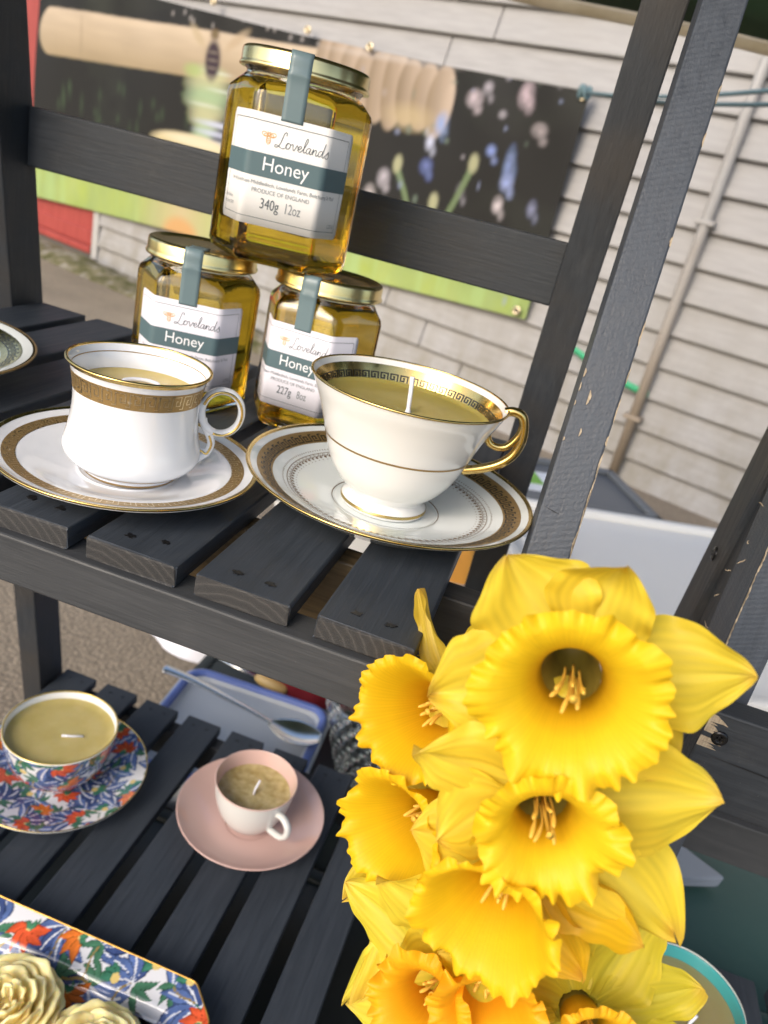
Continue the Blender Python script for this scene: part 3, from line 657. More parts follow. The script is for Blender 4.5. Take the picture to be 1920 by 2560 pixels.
def honey_jar(loc, phi, Rc, hs, rl, zl0, zl1, weight, batch, label, group, paper, rn):
    """Rc circumradius, hs shoulder height, rl lid radius, zl0..zl1 lid bottom/top"""
    root = empty('honey_jar', loc, phi, label, 'honey jar', group)
    neck = rl - .0035
    out = [(0.0012, .0, 0, 0), (.0004, .45, 0, 0), (.0, .84, 0, 0), (.0007, .91, 0, 0), (.0025, .965, 0, 0), (.006, 1.0, 0, 0), (.012, 1.0, 0, 0)]
    out += [(hs * t, 1.0, 0, 0) for t in (.3, .5, .7, .9)] + [(hs - .002, 1.0, 0, 0), (hs + .0015, .985, .05, neck), (hs + .005, .93, .35, neck + .002), (hs + .008, .87, .75, neck + .001), (hs + .0095, .85, 1, neck - .0005)]
    zz = hs + .0095; ztop = zl1 - .002
    for k, (dz, dr) in enumerate(((.0015, 0), (.0027, .0012), (.0038, .0014), (.005, 0), (.0065, -.0002), (.0078, .0011), (.0088, .0011), (.0098, 0))):
        if zz + dz < ztop: out.append((zz + dz, .85, 1, neck - .0005 + dr))
    out.append((ztop, .85, 1, neck - .0005))
    V, F, n = hex_surface(Rc, out); m1 = len(out)
    kin = (Rc - .0030) / Rc
    inn = [(.0045, 0, 0, 0), (.0045, .5, 0, 0), (.0052, .85, 0, 0), (.0085, kin, 0, 0), (hs * .5, kin, 0, 0), (hs - .002, kin, 0, 0), (hs + .002, kin * .985, .1, neck - .003), (hs + .005, .88, .5, neck - .002), (hs + .009, .82, 1, neck - .003), (ztop, .82, 1, neck - .003)]
    V2, F2, _ = hex_surface(Rc, inn); off = len(V)
    F = F + [tuple(off + i for i in f[::-1]) for f in F2]
    for i in range(n):
        j = (i + 1) % n; F.append((i * m1 + m1 - 1, j * m1 + m1 - 1, off + j * len(inn) + len(inn) - 1, off + i * len(inn) + len(inn) - 1))
    mobj('glass', V + V2, F, M['glass'], root, True)
    kh = (Rc - .0027) / Rc; hl = hs + .0066
    hp = [(.0042, 0, 0, 0), (.0042, .5, 0, 0), (.0049, .855, 0, 0), (.0083, kh, 0, 0), (hs * .5, kh, 0, 0), (hs - .002, kh, 0, 0), (hs + .002, kh * .985, .1, neck - .0027), (hs + .005, .885, .5, neck - .0017), (hl, .83, .75, neck - .0026), (hl + .0001, .7, 1, neck - .006), (hl + .0001, 0, 1, 0)]
    V3, F3, _ = hex_surface(Rc, hp); mobj('honey', V3, F3, M['honey'], root, True)
    lid = lathe('lid', [(rl - .0025, zl0 + .001), (rl - .0012, zl0), (rl + .0006, zl0 + .0002), (rl + .0010, zl0 + .0012), (rl + .0003, zl0 + .0024), (rl, zl0 + .0035), (rl, zl1 - .0022), (rl - .0006, zl1 - .0008), (rl - .002, zl1), (rl - .0035, zl1 - .0001), (rl - .0045, zl1 - .0012), (rl - .007, zl1 - .0017), (rl * .4, zl1 - .0015), (0, zl1 - .0015)], M['lid'], root, 96)
    ap = Rc * math.cos(R(30)); u0 = -Rc * .5 - .53 * Rc; u1 = Rc * .5 + .535 * Rc
    sc = Rc / .0458; zt = hs - .0108 * sc; zb = zt - .0612 * sc; Hh = zt - zb
    # seal tape over the lid
    hw = .0064 * sc; so_ = .0005 * sc
    path = crom([(-rl * .30, zl1 - .0010), (-rl + .006, zl1 - .0008), (-rl + .0018, zl1 + .0005), (-rl - .0007, zl1 - .0025), (-rl - .0012, zl0 + .003), (-rl - .0016, zl0 - .0005), (-(ap + rl) / 2 - .0008, (zl0 + hs) / 2 + .001), (-ap - .0005, hs - .003), (-ap - .0005, zt - .002)], 5)
    V = []; nseg = 6
    for y, z in path:
        for q in range(nseg):
            fx = -1 + 2 * q / (nseg - 1); x = hw * fx
            yy = y
            V.append((x, yy + (x * x / (2 * rl) if z > zl0 else 0), z))
    o = mobj('seal_tape', V, grid_faces(len(path), nseg), M['seal'], root, True); md = o.modifiers.new('t', 'SOLIDIFY'); md.thickness = .0003; md.offset = 0
    # label
    wr = Wrap(Rc); nu = 90; V = []; lab_off = .0004; rad = .0030 * sc
    us = np.linspace(u0, u1, nu)
    for u in us:
        d = min(u - u0, u1 - u); ins = 0
        if d < rad: ins = rad - math.sqrt(max(0, rad * rad - (rad - d) ** 2))
        for t in (0, .33, .66, 1): V.append(wr(u, zb + ins + (Hh - 2 * ins) * t, lab_off))
    lab = mobj('label', V, grid_faces(nu, 4), paper, root, True); md = lab.modifiers.new('t', 'SOLIDIFY'); md.thickness = .00025
    b1, b0 = zt - .345 * Hh, zt - .553 * Hh; V = []
    for u in us:
        for z in (b0, b1): V.append(wr(u, z, lab_off + .00015))
    mobj('print_band', V, grid_faces(nu, 2), M['slate'], lab, True)
    e = .0042 * sc; bl = [np.array([(u, zt - e) for u in np.linspace(u0 + e, u1 - e, 60)]), np.array([(u, zb + e) for u in np.linspace(u0 + e, u1 - e, 60)])]
    for uu in (u0 + e, u1 - e): bl += [np.array([(uu, zt - e), (uu, (zt + b1) / 2), (uu, b1)]), np.array([(uu, b0), (uu, (zb + b0) / 2), (uu, zb + e)])]
    V, F = strokes(wr, bl, .00032 * sc, lab_off + .00025); mobj('print_border', V, F, M['ink'], lab)
    L, xe = cursive('Lovelands', -.0072 * sc, zt - .262 * Hh, .0083 * sc); V, F = strokes(wr, L, .00038 * sc, lab_off + .00025); mobj('lettering', V, F, M['ink'], lab)
    V, F = strokes(wr, bee(-.0118 * sc, zt - .195 * Hh, .0045 * sc), .00036 * sc, lab_off + .00025); mobj('bee_mark', V, F, M['ink_o'], lab)
    T = lambda s, size, u, z, m, sx=1.0, bold=0.0: text_on('lettering', wr, s, size * sc, u * sc, z, m, lab, lab_off + .0003, sx, bold)
    T('Honey', .0108, .0005, zt - .492 * Hh, M['ink_w'], .96)
    T('Iain & Jonathan Middleditch, Lovelands Farm, Belchamp St Paul', .0031, 0, zt - .628 * Hh, M['ink_lt'], .94)
    T('PRODUCE OF ENGLAND', .0033, 0, zt - .697 * Hh, M['ink_lt'], .95)
    wg, wo = weight
    T(wg, .0084, -.0057, zt - .835 * Hh, M['ink'], .72); T(wo, .0084, .0082, zt - .835 * Hh, M['ink_lt'], .62)
    T('Best Before', .0028, -.0388, zt - .80 * Hh, M['ink_lt'], .8); T('End Sept 2030', .0028, -.0378, zt - .86 * Hh, M['ink_lt'], .8)
    T(batch, .0034, .0385, zt - .895 * Hh, M['ink_lt'], .8)
    return root
honey_jar((-.2238, .2149, .0003), .306, .0416, .082, .0356, .0937, .1046, ('227g', '8oz'), 'L0743', 'honey jar at lower left of the pyramid, partly behind the straight-sided teacup', 'honey jars', M['paper_l'], 1)
honey_jar((-.1411, .2371, .0003), -.0237, .0416, .082, .0356, .0937, .1046, ('227g', '8oz'), 'L0743', 'smaller 227g honey jar at lower right, partly behind the flared teacup', 'honey jars', M['paper_l'], 2)
honey_jar((-.1781, .2277, .1051), .2887, .0458, .0948, .0391, .1072, .1182, ('340g', '12oz'), 'L2510', 'large 340g honey jar stacked on top of the other two', 'honey jars', M['paper'], 3)

# ------------------------------------------------------------------ china
class Prof:
    """surface of revolution with decals addressed by angle and profile length"""
    def __init__(s, pts, n=10):
        s.p = crom(pts, n); d = np.linalg.norm(np.diff(s.p, axis=0), axis=1); s.c = np.concatenate([[0], np.cumsum(d)])
    def at(s, th, q, off=0.0):
        r = np.interp(q, s.c, s.p[:, 0]); z = np.interp(q, s.c, s.p[:, 1]); e = .0006
        r2 = np.interp(q + e, s.c, s.p[:, 0]); z2 = np.interp(q + e, s.c, s.p[:, 1]); r1 = np.interp(q - e, s.c, s.p[:, 0]); z1 = np.interp(q - e, s.c, s.p[:, 1])
        t = np.array((r2 - r1, z2 - z1)); t /= np.linalg.norm(t) + 1e-12; nr, nz = t[1], -t[0]   # outward for profile running upwards on the outside
        r += nr * off; z += nz * off; return (r * math.cos(th), r * math.sin(th), z)
    def q_of(s, idx): return s.c[idx]
    def rects(s, rc, off, maxth=.05):
        V = []; F = []
        for (t0, t1, q0, q1) in rc:
            n = max(1, int(math.ceil(abs(t1 - t0) / maxth))); m = max(1, int(math.ceil(abs(q1 - q0) / .0012)))
            b = len(V)
            for i in range(n + 1):
                for j in range(m + 1): V.append(s.at(t0 + (t1 - t0) * i / n, q0 + (q1 - q0) * j / m, off))
            F += [tuple(b + k for k in f) for f in grid_faces(n + 1, m + 1)]
        return V, F
    def band(s, name, q0, q1, mat_, parent, off=.0001):
        V, F = s.rects([(0, 2 * PI, q0, q1)], off, .045); return mobj(name, V, F, mat_, parent, True)
    def key(s, name, q0, q1, count, mat_, parent, off=.0002, flip=False, lw=.13):
        per = 2 * PI / count; h = q1 - q0; rc = []
        PT = [(-.25, .06), (.02, .06), (.02, .94), (.72, .94), (.72, .3), (.36, .3), (.36, .64), (.5, .64)]
        rm = np.interp((q0 + q1) / 2, s.c, s.p[:, 0]); asp = h / (per * rm)
        for k in range(count):
            for (x0, y0), (x1, y1) in zip(PT[:-1], PT[1:]):
                if flip: y0, y1 = 1 - y0, 1 - y1
                if x0 == x1: a = (x0 - lw * asp / 2, x0 + lw * asp / 2, min(y0, y1) - lw / 2, max(y0, y1) + lw / 2)
                else: a = (min(x0, x1), max(x0, x1), y0 - lw / 2, y0 + lw / 2)
                rc.append(((k + a[0]) * per, (k + a[1]) * per, q0 + max(0, a[2]) * h, q0 + min(1, a[3]) * h))
            rc.append(((k + .72) * per, (k + .76) * per, q0 + (.02 if not flip else .90) * h, q0 + (.10 if not flip else .98) * h))
        V, F = s.rects(rc, off); return mobj(name, V, F, mat_, parent)
def find_q(P, f):
    """profile length where f(r,z,index) first true"""
    for i, (r, z) in enumerate(P.p):
        if f(r, z, i): return P.c[i]
def swept(name, path, rad, mat_, parent, n=14, sq=None): return tube(name, crom(path, 7), rad, mat_, parent, n, True, sq)

# --- cup 1: straight-sided can cup with ring handle
C1 = (-.176, .0665); S1 = (-.177, .0650)
def saucer(name, loc, rad, rimz, label, matb, group, prof=None):
    root = empty(name, (loc[0], loc[1], loc[2]), 0, label, 'saucer', group)
    k = rad; h = rimz
    P = Prof(prof or [(0, .0035), (.30 * k, .0035), (.36 * k, .0042), (.40 * k, .0040), (.55 * k, .0062), (.75 * k, .0105), (.9 * k, h - .0022), (.985 * k, h - .0002), (k, h)], 10)
    full = [(p[0], p[1]) for p in P.p] + [(k + .0004, h - .0006), (k, h - .0016), (.9 * k, h - .0050), (.7 * k, .0055), (.5 * k, .0025), (.45 * k, .0002), (.42 * k, 0.0), (.40 * k, .0014), (0, .0016)]
    lathe('dish', full, matb, root, 128)
    P.flip = True
    return root, P
def sq(P, r):   # length at radius r on the upper face of a saucer (first crossing outside the well)
    i = int(np.argmax(P.p[:, 0] >= r)); return P.c[i]
s1, P = saucer('saucer', (S1[0], S1[1], .0003), .0667, .0146, 'white saucer with brown gold key border under the straight-sided teacup', M['por_white'], 'gold rimmed saucers')
UPO = -.00012   # the profile runs outwards, so "up" is the negative side
P.band('gilt_rim', sq(P, .0645), P.c[-1], M['gold'], s1, UPO); P.band('gilt_band', sq(P, .0525), sq(P, .0600), M['gold_dk'], s1, UPO)
P.key('greek_key', sq(P, .0533), sq(P, .0592), 46, M['gold_lt'], s1, UPO * 2, True, .07); P.band('gilt_line', sq(P, .0495), sq(P, .0499), M['brown_line'], s1, UPO)
lathe('gilt_edge', [(.0650, .0141), (.0664, .01475), (.0671, .0150), (.0674, .0144), (.0671, .0136), (.0660, .0128)], M['gold'], s1, 128)
t1 = empty('teacup_candle', (C1[0], C1[1], .0042), R(29.8), 'straight-sided white teacup candle with gold key band and ring handle', 'teacup candle', 'teacup candles')
pts = [(.0215, .0), (.0235, .0005), (.0240, .0018), (.0245, .0030), (.0285, .0055), (.0325, .0090), (.0343, .0130), (.0340, .0170), (.0325, .0230), (.0313, .0310), (.0309, .0390), (.0314, .0470), (.0328, .0540), (.0346, .0580)]
P = Prof(pts, 8); full = [(0, .001), (.0200, .001)] + [(r, z) for r, z in P.p] + [(.0347, .0584), (.0344, .0587), (.0338, .0583), (.0320, .0535), (.0303, .0470), (.0296, .0400), (.0300, .0300)]
lathe('cup', full, M['por_white'], t1, 128)
qz = lambda P, z, start=0: P.c[[i for i in range(len(P.p)) if P.p[i][1] >= z][0]]
P.band('gilt_rim', qz(P, .0562), P.c[-1], M['gold'], t1, .00012)
P.band('gilt_band', qz(P, .0440), qz(P, .0527), M['gold_dk'], t1); P.key('greek_key', qz(P, .0450), qz(P, .0518), 30, M['gold_lt'], t1, .0002, False, .06)
P.band('gilt_line', qz(P, .0423), qz(P, .0428), M['brown_line'], t1); P.band('gilt_line', qz(P, .0058), qz(P, .0064), M['gold_dk'], t1); P.band('gilt_foot', qz(P, .0003), qz(P, .0019), M['gold_dk'], t1, .00014)
tor = [(.0346 * math.cos(a), .0346 * math.sin(a), .0584) for a in np.linspace(0, 2 * PI, 97)]
tube('gilt_edge', tor, .00085, M['gold'], t1, 10, False)
tube('gilt_line', [(.0325 * math.cos(a), .0325 * math.sin(a), .0545) for a in np.linspace(0, 2 * PI, 97)], .0003, M['gold_dk'], t1, 6, False)
lathe('wax', [(0, .0452), (.018, .0452), (.0275, .0455), (.0300, .0464)], M['wax_warm'], t1, 64)
tube('wick', crom([(-.0078, .0065, .0452), (-.0072, .0080, .0462), (-.002, .0105, .0466), (.004, .0108, .0466), (.0088, .0092, .0462), (.0096, .0080, .0452)], 5), .0011, M['wick'], t1, 8)
ring = [(.0425 + .0103 * math.cos(a), 0, .0385 + .0118 * math.sin(a)) for a in np.linspace(0, 2 * PI, 48, endpoint=False)]
hd = tube('handle', ring + ring[:2], .0022, M['por_white'], t1, 12, False, (.9, 1.35), (1, 0, 0))
swept('handle_tail', [(.0335, 0, .0340), (.0345, 0, .0305), (.0375, 0, .0255), (.0392, 0, .0205), (.0375, 0, .0150), (.0345, 0, .0120), (.0325, 0, .0100)], [.0021] * 43, M['por_white'], hd, 12)
swept('handle_curl', [(.0372, 0, .0155), (.0345, 0, .0160), (.0322, 0, .0172), (.0315, 0, .0195), (.0328, 0, .0203)], [.0017 - .0008 * i / 28 for i in range(29)], M['por_white'], hd, 10)
tube('gilt_line', [(.0425 + .0103 * math.cos(a), -.0029, .0385 + .0118 * math.sin(a)) for a in np.linspace(-1.9, 2.8, 48)], .0007, M['gold'], hd, 8)
tube('gilt_line', crom([(.0375, -.0021, .0255), (.0392, -.0022, .0205), (.0375, -.0021, .0152), (.0350, -.0018, .0160), (.0325, -.0017, .0172)], 6), .0006, M['gold'], hd, 8)

# --- cup 2: flared cup with gold scroll handle
C2 = (-.0512, .1277)
k = .0815
s2, P = saucer('saucer', (C2[0] + .0015, C2[1] + .0003, .0003), k, .0206, 'pale saucer with black key band and lace pattern under the flared teacup', M['por_cool'], 'gold rimmed saucers',
   [(0, .0035), (.026, .0035), (.0305, .0040), (.0335, .0050), (.045, .0075), (.058, .0110), (.070, .0155), (.078, .0190), (k, .0206)])
P.band('gilt_rim', sq(P, .0797), P.c[-1], M['gold'], s2, UPO); P.band('gilt_band', sq(P, .0660), sq(P, .0755), M['gold_dk'], s2, UPO)
P.key('greek_key', sq(P, .0670), sq(P, .0735), 62, M['key_blk'], s2, UPO * 2.2, True, .15)
P.band('gilt_line', sq(P, .0622), sq(P, .0630), M['brown_line'], s2, UPO); P.band('gilt_line', sq(P, .0310), sq(P, .0315), M['brown_line'], s2, UPO)
rc = []; nL = 92
for i in range(nL * 2):
    a = 2 * PI * i / (nL * 2); rc.append((a - .005, a + .005, sq(P, .0600) - .0003, sq(P, .0600) + .0006))
P_b = 2 * PI / nL
for i in range(nL):
    a = P_b * i
    for q in range(12):   # scallop arcs hanging from a thin line
        b0, b1 = PI + PI * q / 12, PI + PI * (q + 1) / 12
        rc.append((a + P_b * .46 * math.cos(b0), a + P_b * .46 * math.cos(b1) + .002, sq(P, .0572) + .0017 * math.sin((b0 + b1) / 2) * 1.3 - .00024, sq(P, .0572) + .0017 * math.sin((b0 + b1) / 2) * 1.3 + .00024))
    for dq, hw_, hh_ in ((-.0032, .50, .0011), (-.0032, .20, .0022), (-.0056, .16, .0007)): rc.append((a + P_b * .5 - P_b * hw_ * .5, a + P_b * .5 + P_b * hw_ * .5, sq(P, .0572) + dq - hh_ * .5, sq(P, .0572) + dq + hh_ * .5))
rc.append((0, 2 * PI, sq(P, .0580), sq(P, .0580) + .0004))
V, F = P.rects(rc, UPO * 1.5); mobj('lace_print', V, F, M['brown_line'], s2)
lathe('gilt_edge', [(.0800, .0200), (.0812, .0207), (.0820, .0210), (.0824, .0203), (.0820, .0194), (.0808, .0188)], M['gold'], s2, 128)
t2 = empty('teacup_candle', (C2[0], C2[1], .0040), R(9.9), 'flared cream teacup candle with gold scroll handle and upright white wick', 'teacup candle', 'teacup candles')
pts = [(.0225, .0), (.0242, .0005), (.0250, .0022), (.0245, .0040), (.0222, .0062), (.0215, .0078), (.0235, .0098), (.0290, .0150), (.0345, .0225), (.0380, .0300), (.0410, .0385), (.0445, .0480), (.0480, .0570), (.0515, .0645), (.0538, .0700)]
P = Prof(pts, 8); inner = [(.0541, .0704), (.0537, .0707), (.0528, .0701), (.0500, .0640), (.0468, .0565), (.044, .0500)]
full = [(0, .001), (.021, .001)] + [(r, z) for r, z in P.p] + inner; lathe('cup', full, M['por_cream'], t2, 128)
P.band('gilt_line', qz(P, .0385), qz(P, .0393), M['gold_dk'], t2, .0002); P.band('gilt_foot', qz(P, .0022), qz(P, .0036), M['gold'], t2, .00014)
tube('gilt_edge', [(.0540 * math.cos(a), .0540 * math.sin(a), .0705) for a in np.linspace(0, 2 * PI, 97)], .0007, M['gold'], t2, 10, False)
PI_ = Prof([(.0440, .0500), (.0468, .0565), (.0500, .0640), (.0528, .0701)], 10); qi = lambda z: PI_.c[[i for i in range(len(PI_.p)) if PI_.p[i][1] >= z][0]]
PI_.band('gilt_band', qi(.0560), qi(.0672), M['gold'], t2, -.00015); PI_.key('greek_key', qi(.0585), qi(.0630), 50, M['key_blk'], t2, -.0004, False, .17)
lathe('wax', [(0, .0570), (.003, .0573), (.010, .0577), (.030, .0579), (.0420, .0581), (.0455, .0585), (.0474, .0596)], M['wax'], t2, 72)
tube('wick', crom([(.0015, -.004, .0570), (.0008, -.004, .064), (.0002, -.0038, .070), (-.0006, -.0036, .0765)], 5), [.0019, .0015] + [.0012] * 14, M['wick'], t2, 10)
h2 = swept('handle', [(.0525, 0, .0690), (.0570, 0, .0705), (.0622, 0, .0688), (.0650, 0, .0620), (.0655, 0, .0540), (.0630, 0, .0460), (.0570, 0, .0395), (.0480, 0, .0345), (.0385, 0, .0312)], [.0024] * 57, M['gold'], t2, 14, (1.1, 1.0))
swept('handle_scroll', [(.0640, 0, .0660), (.0632, 0, .0580), (.0590, 0, .0510), (.0540, 0, .0490), (.0490, 0, .0505), (.0468, 0, .0545), (.0475, 0, .0575)], [.0021] * 43, M['gold'], h2, 12)

# --- saucer at the left edge of the upper shelf
s3, P = saucer('saucer', (-.3795, .108, .0003), .0905, .0178, 'white saucer with shiny gold key border at the left picture edge', M['por_cool'], 'gold rimmed saucers')
P.band('gilt_rim', sq(P, .0885), P.c[-1], M['gold'], s3, UPO); P.band('gilt_band', sq(P, .068), sq(P, .0815), M['gold'], s3, UPO); P.key('greek_key', sq(P, .0725), sq(P, .0795), 60, M['key_blk'], s3, UPO * 2.2, True, .13); P.band('gilt_line', sq(P, .062), sq(P, .0628), M['brown_line'], s3, UPO)
lathe('gilt_edge', [(.0890, .0172), (.0902, .0179), (.0910, .0182), (.0914, .0175), (.0910, .0166)], M['gold_dk'], s3, 128)

# --- chintz pattern painter
def chintz(P2, scale, seed, ntry, wrapx=None, dens=1.0):
    X, Y = P2[:, 0] / scale, P2[:, 1] / scale; r = np.random.default_rng(seed)
    c = np.ones((len(X), 3)) * np.array((.74, .74, .76)); lo = (X.min(), Y.min()); hi = (X.max(), Y.max())
    def dx_(cx):
        d = X - cx
        if wrapx: Wd = wrapx / scale; d = (d + Wd / 2) % Wd - Wd / 2
        return d
    def leaf(cx, cy, a, L, Wd, col, vein=True):
        d = dx_(cx); e = Y - cy; s_ = d * math.cos(a) + e * math.sin(a); t_ = -d * math.sin(a) + e * math.cos(a) + .12 * L * np.sin(s_ / L * 3)
        u = np.clip(s_ / L, 0, 1); hw = Wd * np.sin(PI * u ** .75) ** .9; m = (s_ > 0) & (s_ < L) & (np.abs(t_) < hw)
        sh = (.70 + .6 * noise2(X[m] * 2.2, Y[m] * 2.2, seed, 3) + .18 * (t_[m] > 0)) * np.where(np.abs(t_[m]) > .80 * hw[m], .45, 1.0) * (1.15 - .3 * u[m]); c[m] = np.array(col) * sh[:, None]
        if vein: m = (s_ > 0) & (s_ < L * .8) & (np.abs(t_) < .035 + .03 * (1 - u)); c[m] = (.72, .74, .80)
    cl = []
    for k in range(ntry):
        p = np.array((r.uniform(lo[0], hi[0]), r.uniform(lo[1], hi[1])))
        if all(np.linalg.norm(p - q) > 2.1 / dens for q in cl): cl.append(p)
    for p in cl:
        a0 = r.uniform(0, 6.28)
        for k in range(5): leaf(p[0], p[1], a0 + (k - 2) * .62 + r.normal(0, .08), r.uniform(1.6, 2.4), r.uniform(.36, .52), (.095, .15, .34) if r.random() > .35 else (.05, .08, .21))
        for k in range(3): leaf(p[0] + .2, p[1], a0 + PI + (k - 1) * .7, r.uniform(.9, 1.3), .2, (.06, .17, .10), False)
    for p in cl:   # curling white and ochre stems
        a = r.uniform(0, 6.28); q = np.array(p, float)
        for k in range(22):
            q = q + .10 * np.array((math.cos(a), math.sin(a))); a += .09 * math.sin(k * .36)
            m = (np.abs(dx_(q[0])) < .09) & (np.abs(Y - q[1]) < .09)
            if m.any(): c[m] = np.where((np.hypot(dx_(q[0])[m], Y[m] - q[1]) < .055)[:, None], np.array((.30, .22, .08)) if k < 15 else np.array((.05, .16, .09)), c[m])
    fl = []
    for k in range(ntry * 2):
        p = np.array((r.uniform(lo[0], hi[0]), r.uniform(lo[1], hi[1])))
        if all(np.linalg.norm(p - q) > 2.5 / dens for q in fl): fl.append(p)
    for i, p in enumerate(fl):
        kind = i % 4; a0 = r.uniform(0, 6.28)
        if kind == 3:
            for q in range(3): leaf(p[0], p[1], a0 + (q - 1) * .75, .75, .24, (.05, .19, .12), False)
            d = np.hypot(dx_(p[0]) + .1 * math.cos(a0), Y - p[1]); c[d < .24] = (.72, .55, .20)
        else:
            s_ = r.uniform(.95, 1.25)
            for q in range(5): leaf(p[0] - .1 * math.cos(a0), p[1] - .1 * math.sin(a0), a0 + (q - 2) * .72, s_, .28, (.62, .095, .035) if kind else (.66, .17, .03), False)
            d = np.hypot(dx_(p[0] - .1 * math.cos(a0)), Y - p[1] + .1 * math.sin(a0)); c[d < .17] = (.75, .58, .2)
            for q in range(2): leaf(p[0], p[1], a0 + PI + (q - .5), .55, .15, (.06, .2, .11), False)
    return c
def chintz_mat():
    t = NT('chintz_glaze'); a = t.n('VertexColor'); a.layer_name = 'paint'; t.col(a.outputs[0]); t.set(Roughness=.12, Specular_IOR_Level=.5, Coat_Weight=.5, Coat_Roughness=.05); return t.m
M['chintz'] = chintz_mat()
def paint_lathe(name, prof, parent, n, seed, scale, polar):
    pr = np.array(prof); d = np.concatenate([[0], np.cumsum(np.linalg.norm(np.diff(pr, axis=0), axis=1))]); V = []; Q = []
    rm = pr[:, 0].mean()
    for i in range(n):
        a = 2 * PI * i / n
        for (r_, z), s_ in zip(pr, d):
            V.append((r_ * math.cos(a), r_ * math.sin(a), z)); Q.append((r_ * math.cos(a), r_ * math.sin(a)) if polar else (a * rm, s_))
    o = mobj(name, V, grid_faces(n, len(pr), True), M['chintz'], parent, True)
    set_col(o.data, chintz(np.array(Q), scale, seed, 600, None if polar else 2 * PI * rm, 1.25)); return o
CH = (-.335, .262)
s4 = empty('saucer', (CH[0], CH[1], SHELF2), 0, 'blue and orange floral chintz saucer with shaped edge on the lower shelf', 'saucer', 'saucers on the lower shelf')
pr = crom([(.001, .004), (.03, .004), (.045, .0065), (.065, .0125), (.080, .0172), (.0860, .0188)], 20)
paint_lathe('dish', pr, s4, 330, 5, .0125, True)
lathe('rim_and_base', [(.0860, .0188), (.0866, .0188), (.0866, .0176), (.080, .0140), (.06, .006), (.05, .0006), (.046, 0), (.044, .001), (.001, .001)], M['por_white'], s4, 96)
tube('gilt_edge', [(.0864 * math.cos(a), .0864 * math.sin(a), .0190) for a in np.linspace(0, 2 * PI, 97)], .0006, M['gold'], s4, 8, False)
t4 = empty('teacup_candle', (CH[0], CH[1], SHELF2 + .0050), R(150), 'round floral chintz teacup candle with flattened wick on the lower shelf', 'teacup candle', 'teacup candles')
pr = crom([(.026, .0), (.0275, .004), (.036, .012), (.046, .027), (.0515, .045), (.0540, .0630)], 20)
paint_lathe('cup', pr, t4, 320, 8, .0120, False)
lathe('lining', [(.0540, .0630), (.0539, .0640), (.0528, .0638), (.051, .058), (.049, .050)], M['por_cream'], t4, 96)
tube('gilt_edge', [(.0530 * math.cos(a), .0530 * math.sin(a), .0637) for a in np.linspace(0, 2 * PI, 97)], .0008, gold('yellow_gilt', (.85, .62, .15), .35), t4, 8, False)
lathe('wax', [(0, .0542), (.006, .0545), (.02, .0549), (.042, .0551), (.0480, .0555), (.0506, .0566)], M['wax_mott'] if False else wax('cloudy_beeswax', (.50, .40, .13), (.58, .48, .20), .38, 40), t4, 72)
a_ = -R(150); rot = lambda x, y: (x * math.cos(a_) - y * math.sin(a_), x * math.sin(a_) + y * math.cos(a_))
tube('wick', [(*rot(.004, -.004), .0563), (*rot(.012, -.001), .0567), (*rot(.022, .005), .0563)], .0011, M['wick'], t4, 8)
swept('handle', [(.051, 0, .050), (.062, 0, .052), (.068, 0, .040), (.060, 0, .026), (.046, 0, .022)], [.003] * 29, M['por_white'], t4, 10)
# --- pink cup and saucer
PK = (-.137, .2985)
s5 = empty('saucer', (PK[0], PK[1], SHELF2), 0, 'plain dusty pink saucer on the lower shelf', 'saucer', 'saucers on the lower shelf')
lathe('dish', crom([(0, .0035), (.022, .0035), (.026, .0045), (.045, .0070), (.062, .0140), (.0733, .0212), (.0742, .0212), (.0738, .0198), (.060, .0115), (.042, .004), (.036, 0), (.034, 0), (.030, .0015), (0, .0015)], 6), M['pink'], s5, 112)
t5 = empty('teacup_candle', (PK[0] - .001, PK[1], SHELF2 + .0045), R(-31), 'small pale cup candle with pink lining on the pink saucer', 'teacup candle', 'teacup candles')
lathe('cup', crom([(0, .001), (.017, .0005), (.019, 0), (.0205, .0015), (.027, .009), (.034, .022), (.0385, .037), (.0408, .0535), (.0413, .0555)], 8), M['grey_white'], t5, 96)
lathe('lining', crom([(.0413, .0555), (.0410, .0562), (.0400, .0558), (.0385, .050), (.0365, .042), (.034, .034)], 6), M['pink'], t5, 96)
lathe('wax', [(0, .0388), (.006, .0391), (.02, .0396), (.0320, .0399), (.0366, .0412)], M['wax_mott'], t5, 64)
a_ = R(31); rot = lambda x, y: (x * math.cos(a_) - y * math.sin(a_), x * math.sin(a_) + y * math.cos(a_))
tube('wick', [(*rot(.001, -.004), .039), (*rot(.001, -.002), .044), (*rot(.003, .002), .0535)], .0011, M['wick'], t5, 8)
swept('handle', [(.0385, 0, .043), (.047, 0, .0455), (.0555, 0, .041), (.056, 0, .031), (.049, 0, .0225), (.0385, 0, .0185), (.031, 0, .0170)], [.0031] * 43, M['grey_white'], t5, 12, (1, 1.2))

